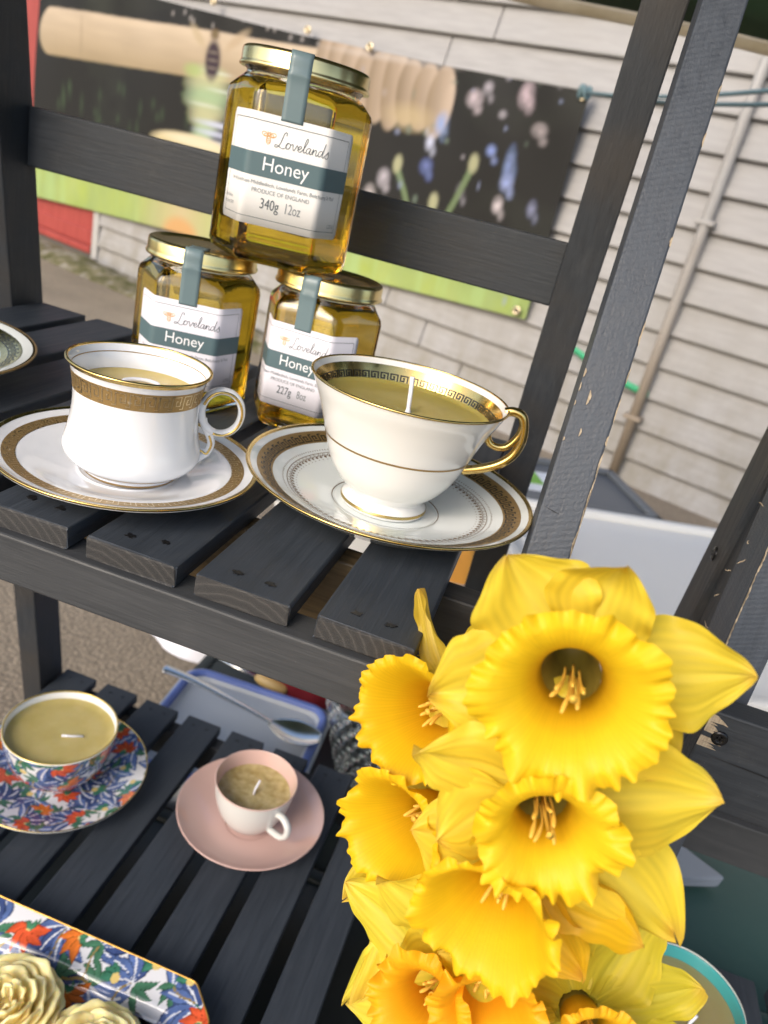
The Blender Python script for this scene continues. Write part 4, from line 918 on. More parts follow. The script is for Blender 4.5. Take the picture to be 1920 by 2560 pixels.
# --- chintz tray with two rose candles
tr = empty('serving_tray', (0, 0, SHELF2), 0, 'octagonal blue and orange floral china tray at the lower left corner', 'tray')
def tray():
    x0, x1, y0, y1 = -.372, -.0785, -.045, .1155; ch = .024
    def inset(px, py):   # distance inside the chamfered outline
        d = np.minimum.reduce([px - x0, x1 - px, py - y0, y1 - py])
        for sx, sy in ((1, 1), (1, -1), (-1, 1), (-1, -1)):
            cx = x1 if sx > 0 else x0; cy_ = y1 if sy > 0 else y0
            d = np.minimum(d, (ch - ((px - cx) * sx + ch) - ((py - cy_) * sy + ch) + ch) / math.sqrt(2) * 1.0)
        return d
    cx, cy_ = (x0 + x1) / 2, (y0 + y1) / 2
    outl = [(x0 + ch, y0), (x1 - ch, y0), (x1, y0 + ch), (x1, y1 - ch), (x1 - ch, y1), (x0 + ch, y1), (x0, y1 - ch), (x0, y0 + ch)]
    per = []
    for i in range(8):
        a = np.array(outl[i]); b = np.array(outl[(i + 1) % 8]); n = max(6, int(np.linalg.norm(b - a) / .0009))
        for t in np.linspace(0, 1, n, endpoint=False): per.append(a + (b - a) * t)
    per = np.array(per); N = len(per)
    for _ in range(20): per = (np.roll(per, 1, 0) + per * 2 + np.roll(per, -1, 0)) / 4
    d = per - np.array((cx, cy_)); V = []; Q = []
    rows = [(0, .0205), (.0012, .0203), (.010, .0178), (.020, .0142), (.0255, .0110), (.029, .0062), (.032, .0042)] ; rw = crom(rows, 9)
    T = np.roll(per, -1, 0) - np.roll(per, 1, 0); T /= np.linalg.norm(T, axis=1)[:, None]; Nn = np.stack([-T[:, 1], T[:, 0]], 1)
    for i in range(N):
        for s_, z in rw:
            p = per[i] + Nn[i] * s_; V.append((p[0], p[1], z)); Q.append(p)
    last = per + Nn * .032; cc = last.mean(0)
    F = grid_faces(N, len(rw), True); base = len(V); K = 60
    for k in range(1, K + 1):
        for i in range(N): p = last[i] + (cc - last[i]) * k / K; V.append((p[0], p[1], .0042)); Q.append(p)
    for k in range(K):
        for i in range(N):
            j = (i + 1) % N; g = (lambda kk, ii: base + (kk - 1) * N + ii if kk > 0 else ii * len(rw) + len(rw) - 1)
            F.append((g(k, i), g(k, j), g(k + 1, j), g(k + 1, i)))
    o = mobj('dish', V, F, M['chintz'], tr, True); set_col(o.data, chintz(np.array(Q), .0150, 21, 900, None, 1.25))
    Vb = []
    for s_, z in ((-.0004, .0204), (-.0006, .0192), (.020, .0115), (.034, .0005), (.040, .0)):
        for i in range(N): p = per[i] + Nn[i] * s_; Vb.append((p[0], p[1], z))
    Fb = [(k * N + i, (k + 1) * N + i, (k + 1) * N + (i + 1) % N, k * N + (i + 1) % N) for k in range(4) for i in range(N)] + [tuple(4 * N + i for i in range(N))]
    mobj('underside', Vb, Fb, M['por_white'], tr, True)
    e = [(p[0], p[1], .0207) for p in per]; tube('gilt_edge', e + e[:1], .0007, gold('orange_gilt', (.72, .42, .10), .35), tr, 6, False)
tray()
def rose_petal_mesh(rho, half, L, tilt, curl, seed):
    nu, nv = 10, 13; V = []; r = np.random.default_rng(seed); ph = r.uniform(0, 6, 4)
    for i in range(nu):
        s_ = i / (nu - 1)
        for j in range(nv):
            t = -1 + 2 * j / (nv - 1); ang = t * half * (.7 + .3 * math.sin(PI * min(1, s_ * .7 + .15)))
            z = L * s_ * (1 - .30 * abs(t) ** 2.6) + (.0011 * math.sin(4.5 * t + ph[0]) + .0006 * math.sin(9 * t + ph[1])) * s_
            rad = rho + tilt * L * s_ + curl * s_ ** 3 + (.0009 * math.sin(5 * t + ph[2]) + .0006 * math.sin(10 * t + ph[3])) * s_ ** 2
            V.append((rad * math.sin(ang), rad * math.cos(ang), z))
    me = bpy.data.meshes.new('petal'); me.from_pydata(V, [], grid_faces(nu, nv)); me.update(); me.materials.append(M['wax_rose']); me.polygons.foreach_set('use_smooth', [True] * len(me.polygons)); return me
RINGS = [(.0255, .70, .015, .75, .0050, 7), (.0205, .78, .022, .52, .0040, 6), (.0158, .86, .0265, .36, .0032, 6), (.0115, .95, .0295, .23, .0024, 5), (.0076, 1.05, .0315, .13, .0015, 4), (.0040, 1.3, .0325, .05, .0006, 3)]
RP = [[rose_petal_mesh(q[0], q[1], q[2], q[3], q[4], 10 * i + k) for k in range(3)] for i, q in enumerate(RINGS)]
def rose(loc, rz, label, seed, wick=True):
    root = empty('rose_candle', loc, rz, label, 'candle', 'rose shaped candles'); r = np.random.default_rng(seed)
    lathe('base', [(0, 0), (.022, 0), (.027, .003), (.028, .008), (.024, .012), (.014, .02), (0, .026)], M['wax_rose'], root, 40)
    for ring, q in enumerate(RINGS):
        n = q[5]
        for k in range(n):
            o = bpy.data.objects.new('petal', RP[ring][k % 3]); COL.objects.link(o); o.parent = root
            o.location = (0, 0, .0035 + r.normal(0, .0006)); o.rotation_euler = (r.normal(0, .03), r.normal(0, .03), 2 * PI * (k + ring * .37) / n + r.normal(0, .08)); s_ = r.uniform(.95, 1.06); o.scale = (s_, s_, r.uniform(.92, 1.08))
            md = o.modifiers.new('t', 'SOLIDIFY'); md.thickness = .0019; md.offset = 0
    if wick: tube('wick', crom([(0, 0, .03), (0, 0, .042), (.002, -.001, .046), (.006, -.002, .047)], 5), .0012, M['wax_rose'], root, 8)
rose((-.220, .041, SHELF2 + .0045), .3, 'pale yellow rose candle with visible curled wick at the left picture edge', 4)
rose((-.1435, .034, SHELF2 + .0045), 1.2, 'pale yellow rose candle at the bottom edge beside the tray rim', 9)

# --- turquoise mug candle on the right stand
MG = (.258, .192)
t6 = empty('mug_candle', (MG[0], MG[1], -.4195), R(140), 'white mug candle with turquoise lining on the right stand', 'mug candle', 'teacup candles')
lathe('mug', crom([(0, .001), (.032, .0005), (.036, .001), (.038, .004), (.041, .02), (.044, .05), (.0452, .080), (.0450, .0815)], 8), M['grey_white'], t6, 96)
lathe('lining', crom([(.0450, .0815), (.0440, .0817), (.0432, .0805), (.0425, .072), (.041, .062)], 6), M['teal'], t6, 96)
lathe('wax', [(0, .0705), (.03, .0705), (.0422, .0712)], wax('dull_olive_wax', (.36, .29, .12), (.42, .35, .17), .45, 25), t6, 64)
a_ = -R(140); rot = lambda x, y: (x * math.cos(a_) - y * math.sin(a_), x * math.sin(a_) + y * math.cos(a_))
tube('wick', [(*rot(.004, -.016), .070), (*rot(.004, -.015), .076), (*rot(.0065, -.013), .083)], .0013, M['wick'], t6, 8)
swept('handle', [(.043, 0, .066), (.058, 0, .066), (.066, 0, .046), (.058, 0, .022), (.041, 0, .018)], [.0042] * 29, M['grey_white'], t6, 12)
#PART3
# ------------------------------------------------------------------ things on the ground behind the stands
def plastic(name, c, rough=.35, n=0.15):
    t = NT(name); f = t.noise(t.coord('Object', (1, 1, 1)), 5, 4, .6); t.col(t.mix(f, c, tuple(v * (1 - n * 2) for v in c))); t.set(Roughness=rough); t.bump(f, .01, .2); return t.m
def tote(name, loc, rz, L, Wd, z_top, mats, label, cat, lid_rim=.012, ridges=0, group=None, zb=-.9):
    """lidded box; origin at the far left top corner, x along L, y (towards viewer) along Wd"""
    root = empty(name, (loc[0], loc[1], zb), rz, label, cat, group); h = z_top - zb
    body = hexa([(.03, -Wd + .03, 0), (L - .03, -Wd + .03, 0), (L - .03, -.03, 0), (.03, -.03, 0), (.012, -Wd + .012, h - .02), (L - .012, -Wd + .012, h - .02), (L - .012, -.012, h - .02), (.012, -.012, h - .02)], .012, 3)
    bm_obj('body', body, mats[0], root, True)
    bm = hexa(boxp(0, L, -Wd, 0, h - .025, h), .008, 3); lid = bm_obj('lid', bm, mats[1], root, True)
    for a in ((.0, L, -.022, .0), (.0, L, -Wd, -Wd + .022), (0, .022, -Wd, 0), (L - .022, L, -Wd, 0)):
        bm_obj('lid_rim', hexa(boxp(a[0] + .001, a[1] - .001, a[2] + .001, a[3] - .001, h - .003, h + lid_rim), .005, 3), mats[1], lid, True)
    for k in range(ridges): bm_obj('lid_ridge', hexa(boxp(.05 + .03 * k, .062 + .03 * k, -Wd + .05, -.05, h - .002, h + .006), .0025, 2), mats[1], lid, True)
    return root, lid
wp = plastic('milky_white_plastic', (.90, .88, .84), .35, .05)
tb, lid_ = tote('storage_box', (-.06, 1.13), R(23), .95, .60, -.352, (wp, wp), 'large milky white plastic storage box behind the right front leg', 'storage box', .014, 3)
gp = plastic('grey_plastic', (.20, .21, .22), .45, .1)
tb2, lid2 = tote('storage_box', (-.24, 1.395), R(23), .5, .28, -.365, (gp, plastic('dark_grey_plastic', (.17, .18, .19), .45, .1)), 'dark grey plastic box with a green and white sticker', 'storage box')
bm_obj('sticker', hexa(boxp(.20, .34, -.20, -.08, .5352, .536), 0), M['ink_w'], tb2); bm_obj('sticker_print', hexa(boxp(.20, .27, -.16, -.08, .5364, .537), 0), plain('lime_print', (.22, .5, .06), .5), tb2)
wc = plastic('white_card', (.66, .66, .64), .6, .06)
tote('cardboard_box', (-.38, 1.12), R(4), .30, .26, -.36, (wc, wc), 'plain white box glimpsed through the gaps of the upper shelf', 'box', .0)
gr = plastic('deep_green_plastic', (.028, .075, .062), .5, .1); grl = plastic('teal_green_lid', (.045, .105, .092), .42, .08)
tote('storage_crate', (.20, .595), R(3), .75, .27, -.50, (gr, grl), 'teal green plastic crate on the ground below the right stand', 'crate', .004)
gl_ = plastic('pale_grey_plastic', (.30, .33, .38), .4, .06)
ft = empty('food_tub', (0, 0, 0), 0, 'pale blue grey plastic tub corner on the green crate', 'tub')
bm_obj('tub', hexa([(.255, .44, -.4955), (.33, .478, -.4955), (.384, .500, -.4955), (.26, .58, -.4955), (.255, .44, -.480), (.328, .475, -.480), (.389, .505, -.480), (.26, .58, -.480)], .003, 2), gl_, ft)
bk = plastic('black_gap_filler', (.006, .010, .009), .5, .2)
tote('storage_crate', (-.47, .39), 0, .64, .50, -.585, (bk, bk), 'added black box darkening the gaps under the lower shelf', 'crate', .004)  # unseen crate, added so the gaps between the lower slats read black
dg = plastic('very_dark_green_plastic', (.006, .014, .011), .5, .2)
tote('storage_crate', (-.405, 1.0), R(0), .55, .57, -.652, (dg, dg), 'very dark green crate behind the lower shelf carrying small tools', 'crate', .003)
# clip lid food box with blue seal
fb = empty('food_container', (-.245, .525, -.648), R(3), 'clear clip-lid food container with blue seal holding the spoon', 'food container')
clr = NT('clouded_clear_plastic').set(Base_Color=(.64, .68, .73), Roughness=.2, Transmission_Weight=.3, IOR=1.3).m
blue = plain('blue_rubber_seal', (.11, .17, .46), .4)
def rrect(hx, hy, r, n=8):
    P = []
    for cx, cy_, a0 in ((hx - r, hy - r, 0), (-hx + r, hy - r, 90), (-hx + r, -hy + r, 180), (hx - r, -hy + r, 270)):
        for k in range(n + 1): a = R(a0 + 90 * k / n); P.append((cx + r * math.cos(a), cy_ + r * math.sin(a)))
    return P
def stack(name, rings, mat_, parent, cap=True):
    V = []; n = len(rings[0][0])
    for P, z in rings: V += [(x, y, z) for x, y in P]
    F = [(k * n + i, k * n + (i + 1) % n, (k + 1) * n + (i + 1) % n, (k + 1) * n + i) for k in range(len(rings) - 1) for i in range(n)]
    if cap: F += [tuple(range(n))[::-1], tuple((len(rings) - 1) * n + i for i in range(n))]
    return mobj(name, V, F, mat_, parent, False)
stack('tub', [(rrect(.100, .095, .02), 0), (rrect(.108, .103, .024), .075)], clr, fb)
ld = stack('lid', [(rrect(.113, .108, .026), .0752), (rrect(.116, .111, .028), .080), (rrect(.116, .111, .028), .086), (rrect(.110, .105, .026), .0875), (rrect(.100, .095, .022), .0875), (rrect(.096, .091, .02), .083)], clr, fb)
e = rrect(.106, .101, .025); tube('seal', [(x, y, .0885) for x, y in e] + [(*e[0], .0885)], .0062, blue, ld, 8, False)
for s_ in (-1, 1): bm_obj('clip', hexa(boxp(-.04, .04, s_ * .112 - .003, s_ * .112 + .003, .045, .086), .002, 2), clr, fb)
# spoon leaning across the lid
spn = empty('spoon', (-.166, .552, -.5555), 0, 'stainless steel spoon lying across the clip-lid food container', 'spoon')
steel = NT('polished_steel').set(Base_Color=(.82, .82, .80), Metallic=1.0, Roughness=.24).m
ax = Vector((-.98, -.185, 0)).normalized(); sd_ = Vector((ax.y, -ax.x, 0))
V = []; nu, nv = 22, 13
for i in range(nu):
    s_ = i / (nu - 1); L = .076
    for j in range(nv):
        t = -1 + 2 * j / (nv - 1); hw = .0245 * math.sin(PI * (.04 + .94 * s_) ** .85) ** .75 + .0015
        p = ax * (L * (s_ - .45)) + sd_ * (hw * t); dp = -.0085 * (1 - t * t) * math.sin(PI * min(1, s_ * .95 + .03)) ** .8
        V.append((p.x, p.y, .0115 + dp + .006 * s_ ** 3))
o = mobj('bowl', V, grid_faces(nu, nv), steel, spn, True); md = o.modifiers.new('t', 'SOLIDIFY'); md.thickness = .0012
hp = crom([tuple(ax * .036 + Vector((0, 0, .016))), tuple(ax * .060 + Vector((0, 0, .026))), tuple(ax * .11 + Vector((0, 0, .043))), tuple(ax * .15 + Vector((0, 0, .056))), tuple(ax * .184 + Vector((0, 0, .064))), tuple(ax * .192 + Vector((0, 0, .065)))], 8)
V = []
for i, p in enumerate(hp):
    t = i / (len(hp) - 1); hw = .0032 + .0085 * max(0, (t - .15)) ** 1.3; hw *= (1 if t < .93 else math.sqrt(max(.02, 1 - ((t - .93) / .07) ** 2)))
    for q in (-1, -.5, 0, .5, 1): V.append(tuple(np.array(p) + np.array(sd_) * hw * q + np.array((0, 0, .0012 * (1 - q * q)))))
o = mobj('handle', V, grid_faces(len(hp), 5), steel, spn, True); md = o.modifiers.new('t', 'SOLIDIFY'); md.thickness = .0018
# crumpled cloths and a tool on the dark green crate
def bundle(name, cx, cy_, z, rx, ry, h, mat_, label, cat, seed, fold=9):
    nu, nv = 90, 26; V = []
    for i in range(nu):
        a = 2 * PI * i / nu
        for j in range(nv):
            v = j / (nv - 1); rr = math.cos(v * PI / 2) ** .55
            f = 1 + .16 * (float(noise2(math.cos(a) * 2 + 5, math.sin(a) * 2 + 5 + v * 2, seed)) - .5) + .05 * math.sin(fold * a + 3 * math.sin(2 * a) + seed) * (1 - v)
            V.append((cx + rx * rr * f * math.cos(a), cy_ + ry * rr * f * math.sin(a), z + h * math.sin(v * PI / 2) ** .8 * (.8 + .4 * float(noise2(a * 1.5, v * 4, seed + 3)))))
    root = mobj(name, V, grid_faces(nu, nv, True), mat_, None, True); tag(root, label, cat); return root
bundle('cloth_bundle', -.455, .90, -.70, .125, .085, .125, plain('white_cotton', (.74, .76, .86), .9), 'crumpled white cloth behind the clip-lid container', 'cloth', 3)
bundle('cloth_bundle', -.285, .86, -.648, .05, .04, .10, plain('strong_blue_cloth', (.02, .12, .42), .8), 'small bright blue bundle beside the white cloth', 'cloth', 4)
bundle('cloth_bundle', -.205, .79, -.648, .09, .045, .145, plain('deep_red_cloth', (.20, .008, .018), .75), 'folded deep red cloth behind the clip-lid container', 'cloth', 6, 16)
tl = empty('screwdriver', (-.30, .755, -.640), R(-8), 'screwdriver with pale wooden handle on the dark green crate', 'screwdriver')
tube('handle', [(0, 0, 0), (.01, 0, 0), (.03, 0, 0), (.055, 0, 0), (.06, 0, 0)], [.006, .0095, .011, .009, .004], plain('varnished_wood', (.52, .36, .14), .4), tl, 14)
tube('shank', [(-.075, 0, 0), (-.04, 0, 0), (.002, 0, 0)], .0028, steel, tl, 8)
# pressed-glass bowl with bobbles
gb = empty('glass_bowl', (-.070, .635, -.648), 0, 'knobbly pressed glass bowl on the dark green crate', 'glass bowl')
lathe('bowl', crom([(0, .002), (.025, .001), (.034, .0), (.040, .012), (.056, .05), (.072, .10), (.082, .150), (.0835, .152), (.0805, .152), (.069, .10), (.053, .052), (.036, .014), (0, .008)], 6), M['crystal'], gb, 48)
bme = None
for row in range(9):
    v = row / 8; z = .018 + .128 * v; r_ = .0425 + .038 * v ** .9
    for k in range(22):
        a = 2 * PI * (k + .5 * (row % 2)) / 22
        if math.sin(a) > .35: continue
        if bme is None:
            bm = bmesh.new(); bmesh.ops.create_icosphere(bm, subdivisions=2, radius=.0062); bme = bpy.data.meshes.new('bobble'); bm.to_mesh(bme); bm.free(); bme.materials.append(M['crystal']); bme.polygons.foreach_set('use_smooth', [True] * len(bme.polygons))
        o = bpy.data.objects.new('bobble', bme); COL.objects.link(o); o.parent = gb; o.location = (r_ * math.cos(a), r_ * math.sin(a), z)
bundle('paper_bag', -.045, .80, -.36, .045, .035, .075, plain('orange_paper', (.72, .33, .05), .7), 'small orange packet glimpsed beside the rear leg', 'packet', 12)
bx_ = empty('cardboard_box', (-.045, .80, -.9), R(10), 'small box carrying the orange packet', 'box'); box('carton', -.06, .06, -.05, .05, 0, .541, plain('grey_card', (.45, .47, .5), .7), bx_, .003)

# ------------------------------------------------------------------ daffodils
def flower_mat(name, trans):
    t = NT(name); a = t.n('VertexColor'); a.layer_name = 'paint'; t.col(a.outputs[0]); t.set(Roughness=.45, Specular_IOR_Level=.3)
    n = t.noise(t.coord('Object', (1, 1, 1)), 700, 3, .6); t.bump(n, .00025, .35)
    tr_ = t.n('BsdfTranslucent'); t.l(a.outputs[0], tr_.inputs[0]); mx = t.n('MixShader'); mx.inputs[0].default_value = trans
    t.l(t.b.outputs[0], mx.inputs[1]); t.l(tr_.outputs[0], mx.inputs[2]); t.l(mx.outputs[0], t.out.inputs[0]); return t.m
M['petal'] = flower_mat('daffodil_petal', .42); M['corona'] = flower_mat('daffodil_corona', .36)
M['stem'] = plain('green_stem', (.10, .20, .045), .5); M['stamen'] = plain('ochre_stamen', (.70, .44, .06), .6); M['sheath'] = plain('papery_brown_sheath', (.33, .20, .09), .7)
def petal_mesh(L, Wd, bend, cup, twist, seed, col, tipcol, droop=0):
    nu, nv = 34, 25; V = []; Cc = []; r = np.random.default_rng(seed); ph = r.uniform(0, 6.28, 10); asym = r.uniform(-.12, .12)
    for i in range(nu):
        s_ = i / (nu - 1); hw0 = Wd * (math.sin(PI * min(1, (.10 + .90 * s_) ** (1.05 + asym))) ** .72) * (1 - .25 * s_ ** 4) + .0005
        if s_ < .08: hw0 = max(hw0, Wd * .35)
        for j in range(nv):
            t = -1 + 2 * j / (nv - 1); x = .004 + L * s_
            hw = hw0 * (1 + .05 * math.sin(9 * s_ + ph[4] + (2 if t > 0 else 0)) + .025 * math.sin(21 * s_ + ph[5]))
            z = bend * L * s_ ** 2 + cup * Wd * (t * t) * math.sin(PI * s_)
            z += .0015 * math.sin(6 * s_ + ph[0] + 2.5 * t) * s_ + .0012 * math.sin(4.5 * t + ph[1]) * s_ + .0016 * math.sin(11 * s_ + ph[2]) * t * abs(t) - .0010 * math.exp(-(t * 5) ** 2) + .00022 * math.sin(t * 24 + ph[6]) + .0007 * abs(t) ** 5 * math.sin(26 * s_ + ph[7])
            z += droop * L * max(0, s_ - .6) ** 2 * 4
            y = hw * t + .0012 * math.sin(3 * s_ + ph[8]); tw = twist * s_ + .12 * math.sin(2 * s_ + ph[9]) * s_; y, z = y * math.cos(tw) - z * math.sin(tw), y * math.sin(tw) + z * math.cos(tw)
            V.append((x, y, z))
            vein = .5 + .5 * math.sin(t * 34 + 1.5 * math.sin(s_ * 4 + ph[3])); mid = math.exp(-(t * 8) ** 2)
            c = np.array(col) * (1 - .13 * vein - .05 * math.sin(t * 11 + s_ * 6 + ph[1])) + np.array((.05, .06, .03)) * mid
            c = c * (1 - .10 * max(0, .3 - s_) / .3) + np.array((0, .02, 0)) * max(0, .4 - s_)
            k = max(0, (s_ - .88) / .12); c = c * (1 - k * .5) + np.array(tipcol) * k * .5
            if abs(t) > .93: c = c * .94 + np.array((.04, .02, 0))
            Cc.append(c)
    me = bpy.data.meshes.new('petal'); me.from_pydata(V, [], grid_faces(nu, nv)); me.update(); me.materials.append(M['petal']); set_col(me, np.clip(np.array(Cc), 0, 1)); me.polygons.foreach_set('use_smooth', [True] * len(me.polygons)); return me
def corona_mesh(r0, rt, r1, L, flare, seed, col, deep, ruff=1.0):
    nt_, ns = 300, 36; r = np.random.default_rng(seed); V = []; Cc = []
    def per(freqs, n):
        A = [(f, r.uniform(.5, 1), r.uniform(0, 6.28), r.integers(1, 4), r.uniform(.4, 1.2), r.uniform(0, 6.28)) for f in freqs]
        return lambda th: sum(a * math.sin(f * th + p + d * math.sin(m * th + p2)) for f, a, p, m, d, p2 in A) / n
    lob = per((3, 5, 7), 1.6); fold = per((9, 12, 16), 1.6); fold2 = per((10, 14, 19), 1.6); fr = per((24, 31, 39), 1.8); fine = per((70, 97), 1.5); amp = per((2, 3), 1.6)
    for i in range(nt_):
        th = 2 * PI * i / nt_; a_l, a_f, a_g, a_r, a_n = lob(th), fold(th), fold2(th), fr(th), fine(th); k_ = .70 + .6 * amp(th)
        for j in range(ns):
            s_ = j / (ns - 1)
            rr = r0 + (r1 - r0) * (.36 * s_ + .64 * s_ ** (2.2 * flare)) + (rt - .0105) * math.sin(PI * s_) ; z = L * math.sin(s_ * PI / 2) ** .9
            w3 = max(0, s_ - .35) / .65
            rr *= 1 + (.060 * a_l * w3 ** 2 + .038 * a_g * k_ * w3 ** 4 + .026 * a_r * w3 ** 6) * ruff + .006 * a_f * s_ + .0025 * a_n * w3
            z += (.0026 * a_l * w3 ** 2 + .0028 * a_f * k_ * w3 ** 3.2 + .0013 * a_r * w3 ** 5) * ruff + .00012 * a_n * w3 - .0022 * max(0, s_ - .8) / .2 * (.5 + .5 * a_g) * ruff
            V.append((rr * math.cos(th), rr * math.sin(th), z))
            m = min(1, max(0, (s_ - .08) / .36)); c = np.array(deep) * (1 - m) + np.array(col) * m; c = c * (.45 + .55 * min(1, s_ / .16))  # deeper pigment in the throat, plus depth shade painted into the colour
            c = c * (1 + .05 * a_n - .03 * abs(a_f))  # fine radial lines; fold shading painted in as a slight darkening
            if s_ > .975: c = c * .93 + np.array((.05, .03, 0))
            Cc.append(c)
    me = bpy.data.meshes.new('corona'); me.from_pydata(V, [], grid_faces(nt_, ns, True)); me.update(); me.materials.append(M['corona']); set_col(me, np.clip(np.array(Cc), 0, 1)); me.polygons.foreach_set('use_smooth', [True] * len(me.polygons)); return me
YEL = (.90, .62, .018); PAL = (.87, .68, .055); DEEP = (.66, .36, .008); GRN = (.80, .69, .06); ORA = (.90, .47, .014)
def daffodil(mouth, f, roll,  label, r1, L, flare, petals, seed, col=YEL, deep=DEEP, pcol=PAL, rt=.0105, r0=.0072, ruff=1.0, pL=.052, pW=.019):
    """mouth: mouth centre in the world; f: facing in camera axes (right, up, towards viewer)"""
    fz = (CR * f[0] + CU * f[1] + CB * f[2]).normalized(); up = CU if abs(fz.dot(CU)) < .9 else CB
    fx = up.cross(fz).normalized(); fy = fz.cross(fx)
    base = Vector(mouth) - fz * L
    root = empty('daffodil', base, 0, label, 'daffodil', 'daffodils in the bunch')
    root.rotation_euler = Matrix((fx, fy, fz)).transposed().to_euler()
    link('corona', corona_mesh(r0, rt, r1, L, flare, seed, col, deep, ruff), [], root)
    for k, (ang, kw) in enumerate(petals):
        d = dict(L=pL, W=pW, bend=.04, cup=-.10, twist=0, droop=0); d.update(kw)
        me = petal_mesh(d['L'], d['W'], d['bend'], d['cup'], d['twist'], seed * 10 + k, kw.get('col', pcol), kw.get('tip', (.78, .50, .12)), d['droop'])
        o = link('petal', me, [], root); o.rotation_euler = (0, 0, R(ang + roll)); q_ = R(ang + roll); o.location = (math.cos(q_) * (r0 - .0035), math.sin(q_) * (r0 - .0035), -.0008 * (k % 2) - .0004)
    r = np.random.default_rng(seed)
    for k in range(6):
        a = 2 * PI * k / 6 + .3; e_ = L * (r.uniform(.6, .82) if f[2] > .9 else r.uniform(.40, .55))
        sm = tube('stamen', crom([(.0025 * math.cos(a), .0025 * math.sin(a), .0), (.0030 * math.cos(a), .0030 * math.sin(a), e_ * .6), (.0046 * math.cos(a) + r.normal(0, .0012) - .0015, .0046 * math.sin(a) + r.normal(0, .0012) - .001, e_)], 4), [.00042] * 5 + [.0006, .0008, .0007, .0004], M['stamen'], root, 7)
    tube('style', [(0, 0, 0), (.0003, 0, L * .4), (.0008, .0004, L * (.82 if f[2] > .9 else .5)), (.0009, .0005, L * (.86 if f[2] > .9 else .54))], [.0006, .0006, .0007, .0013], M['stamen'], root, 8)
    # tube behind the petals and the stem, bending down to the foot of the bunch
    inv = Matrix((fx, fy, fz)); foot = inv @ (Vector((.105, -.02, -.52)) - base); dn = inv @ Vector((0, 0, -1))
    tube('throat_tube', [(0, 0, .0006), (0, 0, -.006), (0, 0, -.016), (0, 0, -.026), (0, 0, -.0262)], [r0 + .0002, r0 * .85, .0056, .0050, .0001], M['tg'], root, 12, False)
    p1 = Vector((0, 0, -.036)) + dn * .012
    tube('stem', crom([(0, 0, -.0265), tuple(p1), tuple(p1 * .5 + (foot * .25 + p1 * .25) + dn * .03), tuple(foot * .6 + dn * .02), tuple(foot)], 6), .0034, M['stem'], root, 8)
    return root
M['tg'] = plain('shaded_olive_throat', (.20, .15, .02), .6)  # olive brown with the shade of the deep throat put into the colour
def campt(px, py, d):
    return CAMPOS + (CR * ((px - 960) / 1932.66) - CU * ((py - 1280) / 1932.66) - CB) * d
ring6 = lambda a0, **k: [(a0 + 60 * i, dict(k)) for i in range(6)]
daffodil((.0522, -.0819, .0520), (-.26, -.19, 1), 0, 'largest daffodil facing forward with open throat, in front of the leg', .0282, .025, .80,
  [(3, dict(L=.044, W=.018, bend=.03)), (66, dict(L=.031, W=.0165, cup=.35, bend=.10, droop=.5, tip=(.8, .42, .03))), (116, dict(L=.033, W=.021, bend=.03)), (193, dict(L=.038, W=.021, bend=.0)), (250, dict(L=.030, bend=-.3)), (312, dict(L=.036, bend=-.1, col=(.72, .50, .03)))], 1, r0=.0092)
daffodil(tuple(campt(1370, 2110, .230)), (-.12, -.30, 1), 0, 'forward facing daffodil below the largest one, with two long petals to the right', .0228, .022, .8,
  [(2, dict(L=.047, W=.0225, bend=.04)), (-49, dict(L=.059, W=.020, bend=.08)), (75, dict(L=.030, bend=-.3)), (158, dict(L=.036, W=.0155)), (205, dict(L=.030)), (262, dict(L=.034, bend=-.2))], 2, rt=.0095, r0=.0080)
daffodil(tuple(campt(1005, 1800, .300)), (-.62, .02, .78), 0, 'daffodil trumpet facing left just below the end of the apron', .0250, .034, .8,
  [(60, dict(L=.040, W=.008, cup=.5)), (108, dict(L=.043, W=.006, cup=.8, col=(.70, .50, .05))), (0, dict()), (180, dict(L=.03)), (240, dict(L=.04)), (300, dict())], 3, ruff=.72, col=(.87, .56, .013), deep=(.70, .34, .006), rt=.0125)
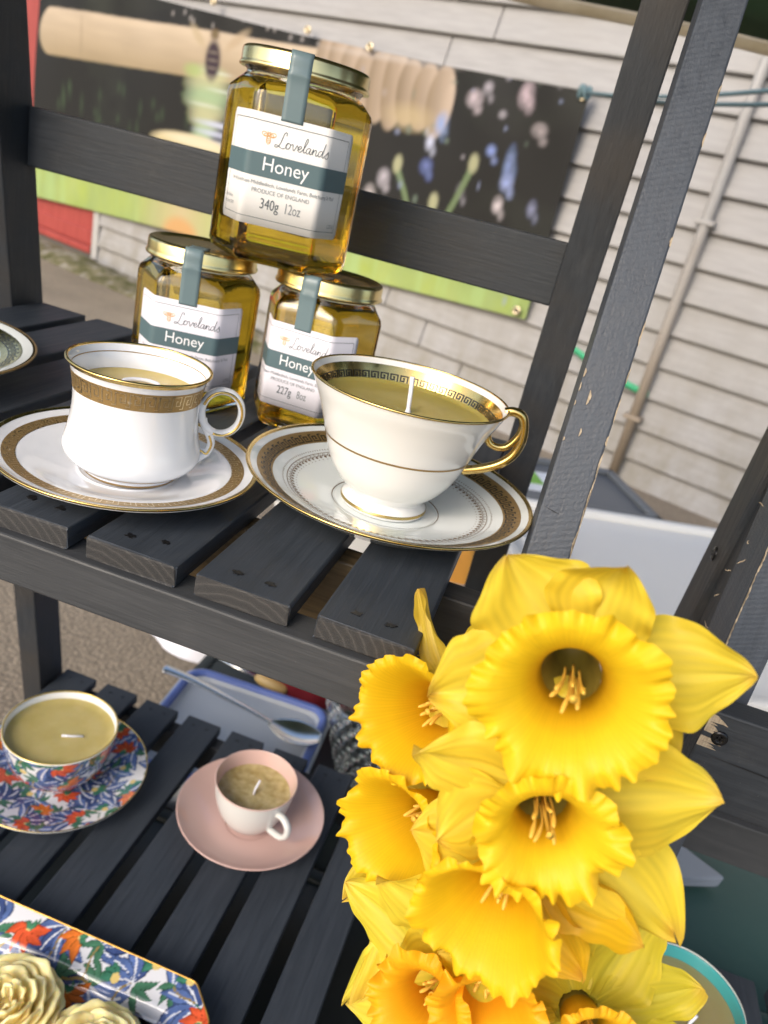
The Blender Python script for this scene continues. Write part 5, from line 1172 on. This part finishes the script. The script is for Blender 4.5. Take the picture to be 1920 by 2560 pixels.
daffodil(tuple(campt(965, 2085, .300)), (-.66, -.05, .75), 0, 'daffodil trumpet facing left in the middle of the left side', .0250, .034, .8,
  [(256, dict(L=.070, W=.0175, bend=.50)), (230, dict(L=.050, W=.013, bend=.45)), (30, dict()), (90, dict(L=.04)), (150, dict(L=.03)), (340, dict())], 4, ruff=.72, col=(.87, .57, .013), deep=(.70, .36, .006), rt=.0125)
daffodil(tuple(campt(1205, 2325, .246)), (-.42, -.30, .85), 0, 'large daffodil trumpet turned down to the left at the bottom centre', .0248, .032, .8,
  [(298, dict(L=.042, W=.013, cup=.3, col=(.80, .50, .02))), (345, dict(L=.040, W=.013, cup=.6, droop=.5, col=(.80, .52, .02))), (40, dict(L=.026)), (100, dict(L=.035)), (170, dict(L=.03)), (240, dict(L=.042))], 5, ruff=.75, col=(.88, .58, .013), deep=(.72, .37, .006), rt=.013)
daffodil(tuple(campt(1040, 2530, .285)), (-.45, .05, .85), 0, 'orange cupped daffodil with lime yellow petals at the bottom left', .0215, .026, 1.1,
  [(95, dict(L=.050, W=.014)), (150, dict(L=.046, W=.014)), (205, dict(L=.042)), (40, dict(L=.05, W=.013)), (270, dict()), (330, dict(L=.04))], 6, col=ORA, deep=(.66, .22, .006), pcol=GRN)
daffodil(tuple(campt(1215, 2560, .270)), (-.15, -.25, .9), 0, 'frilled orange daffodil cup half hidden at the bottom edge', .0220, .028, 1.0,
  [(140, dict(L=.046, W=.015)), (85, dict(L=.040)), (30, dict(L=.04)), (200, dict(L=.03)), (260, dict()), (320, dict())], 8, col=(.92, .46, .012), deep=(.68, .25, .006), pcol=GRN)
daffodil(tuple(campt(1500, 2650, .262)), (.02, .05, 1), 0, 'daffodil with broad lime yellow petals at the bottom beside the mug', .0170, .026, 1.1,
  [(50, dict(L=.042, W=.015, cup=.15)), (108, dict(L=.048, W=.015, bend=.1)), (12, dict(L=.040, W=.013)), (155, dict(L=.050, W=.015)), (210, dict()), (320, dict())], 7, col=(.88, .50, .02), pcol=(.72, .60, .04))
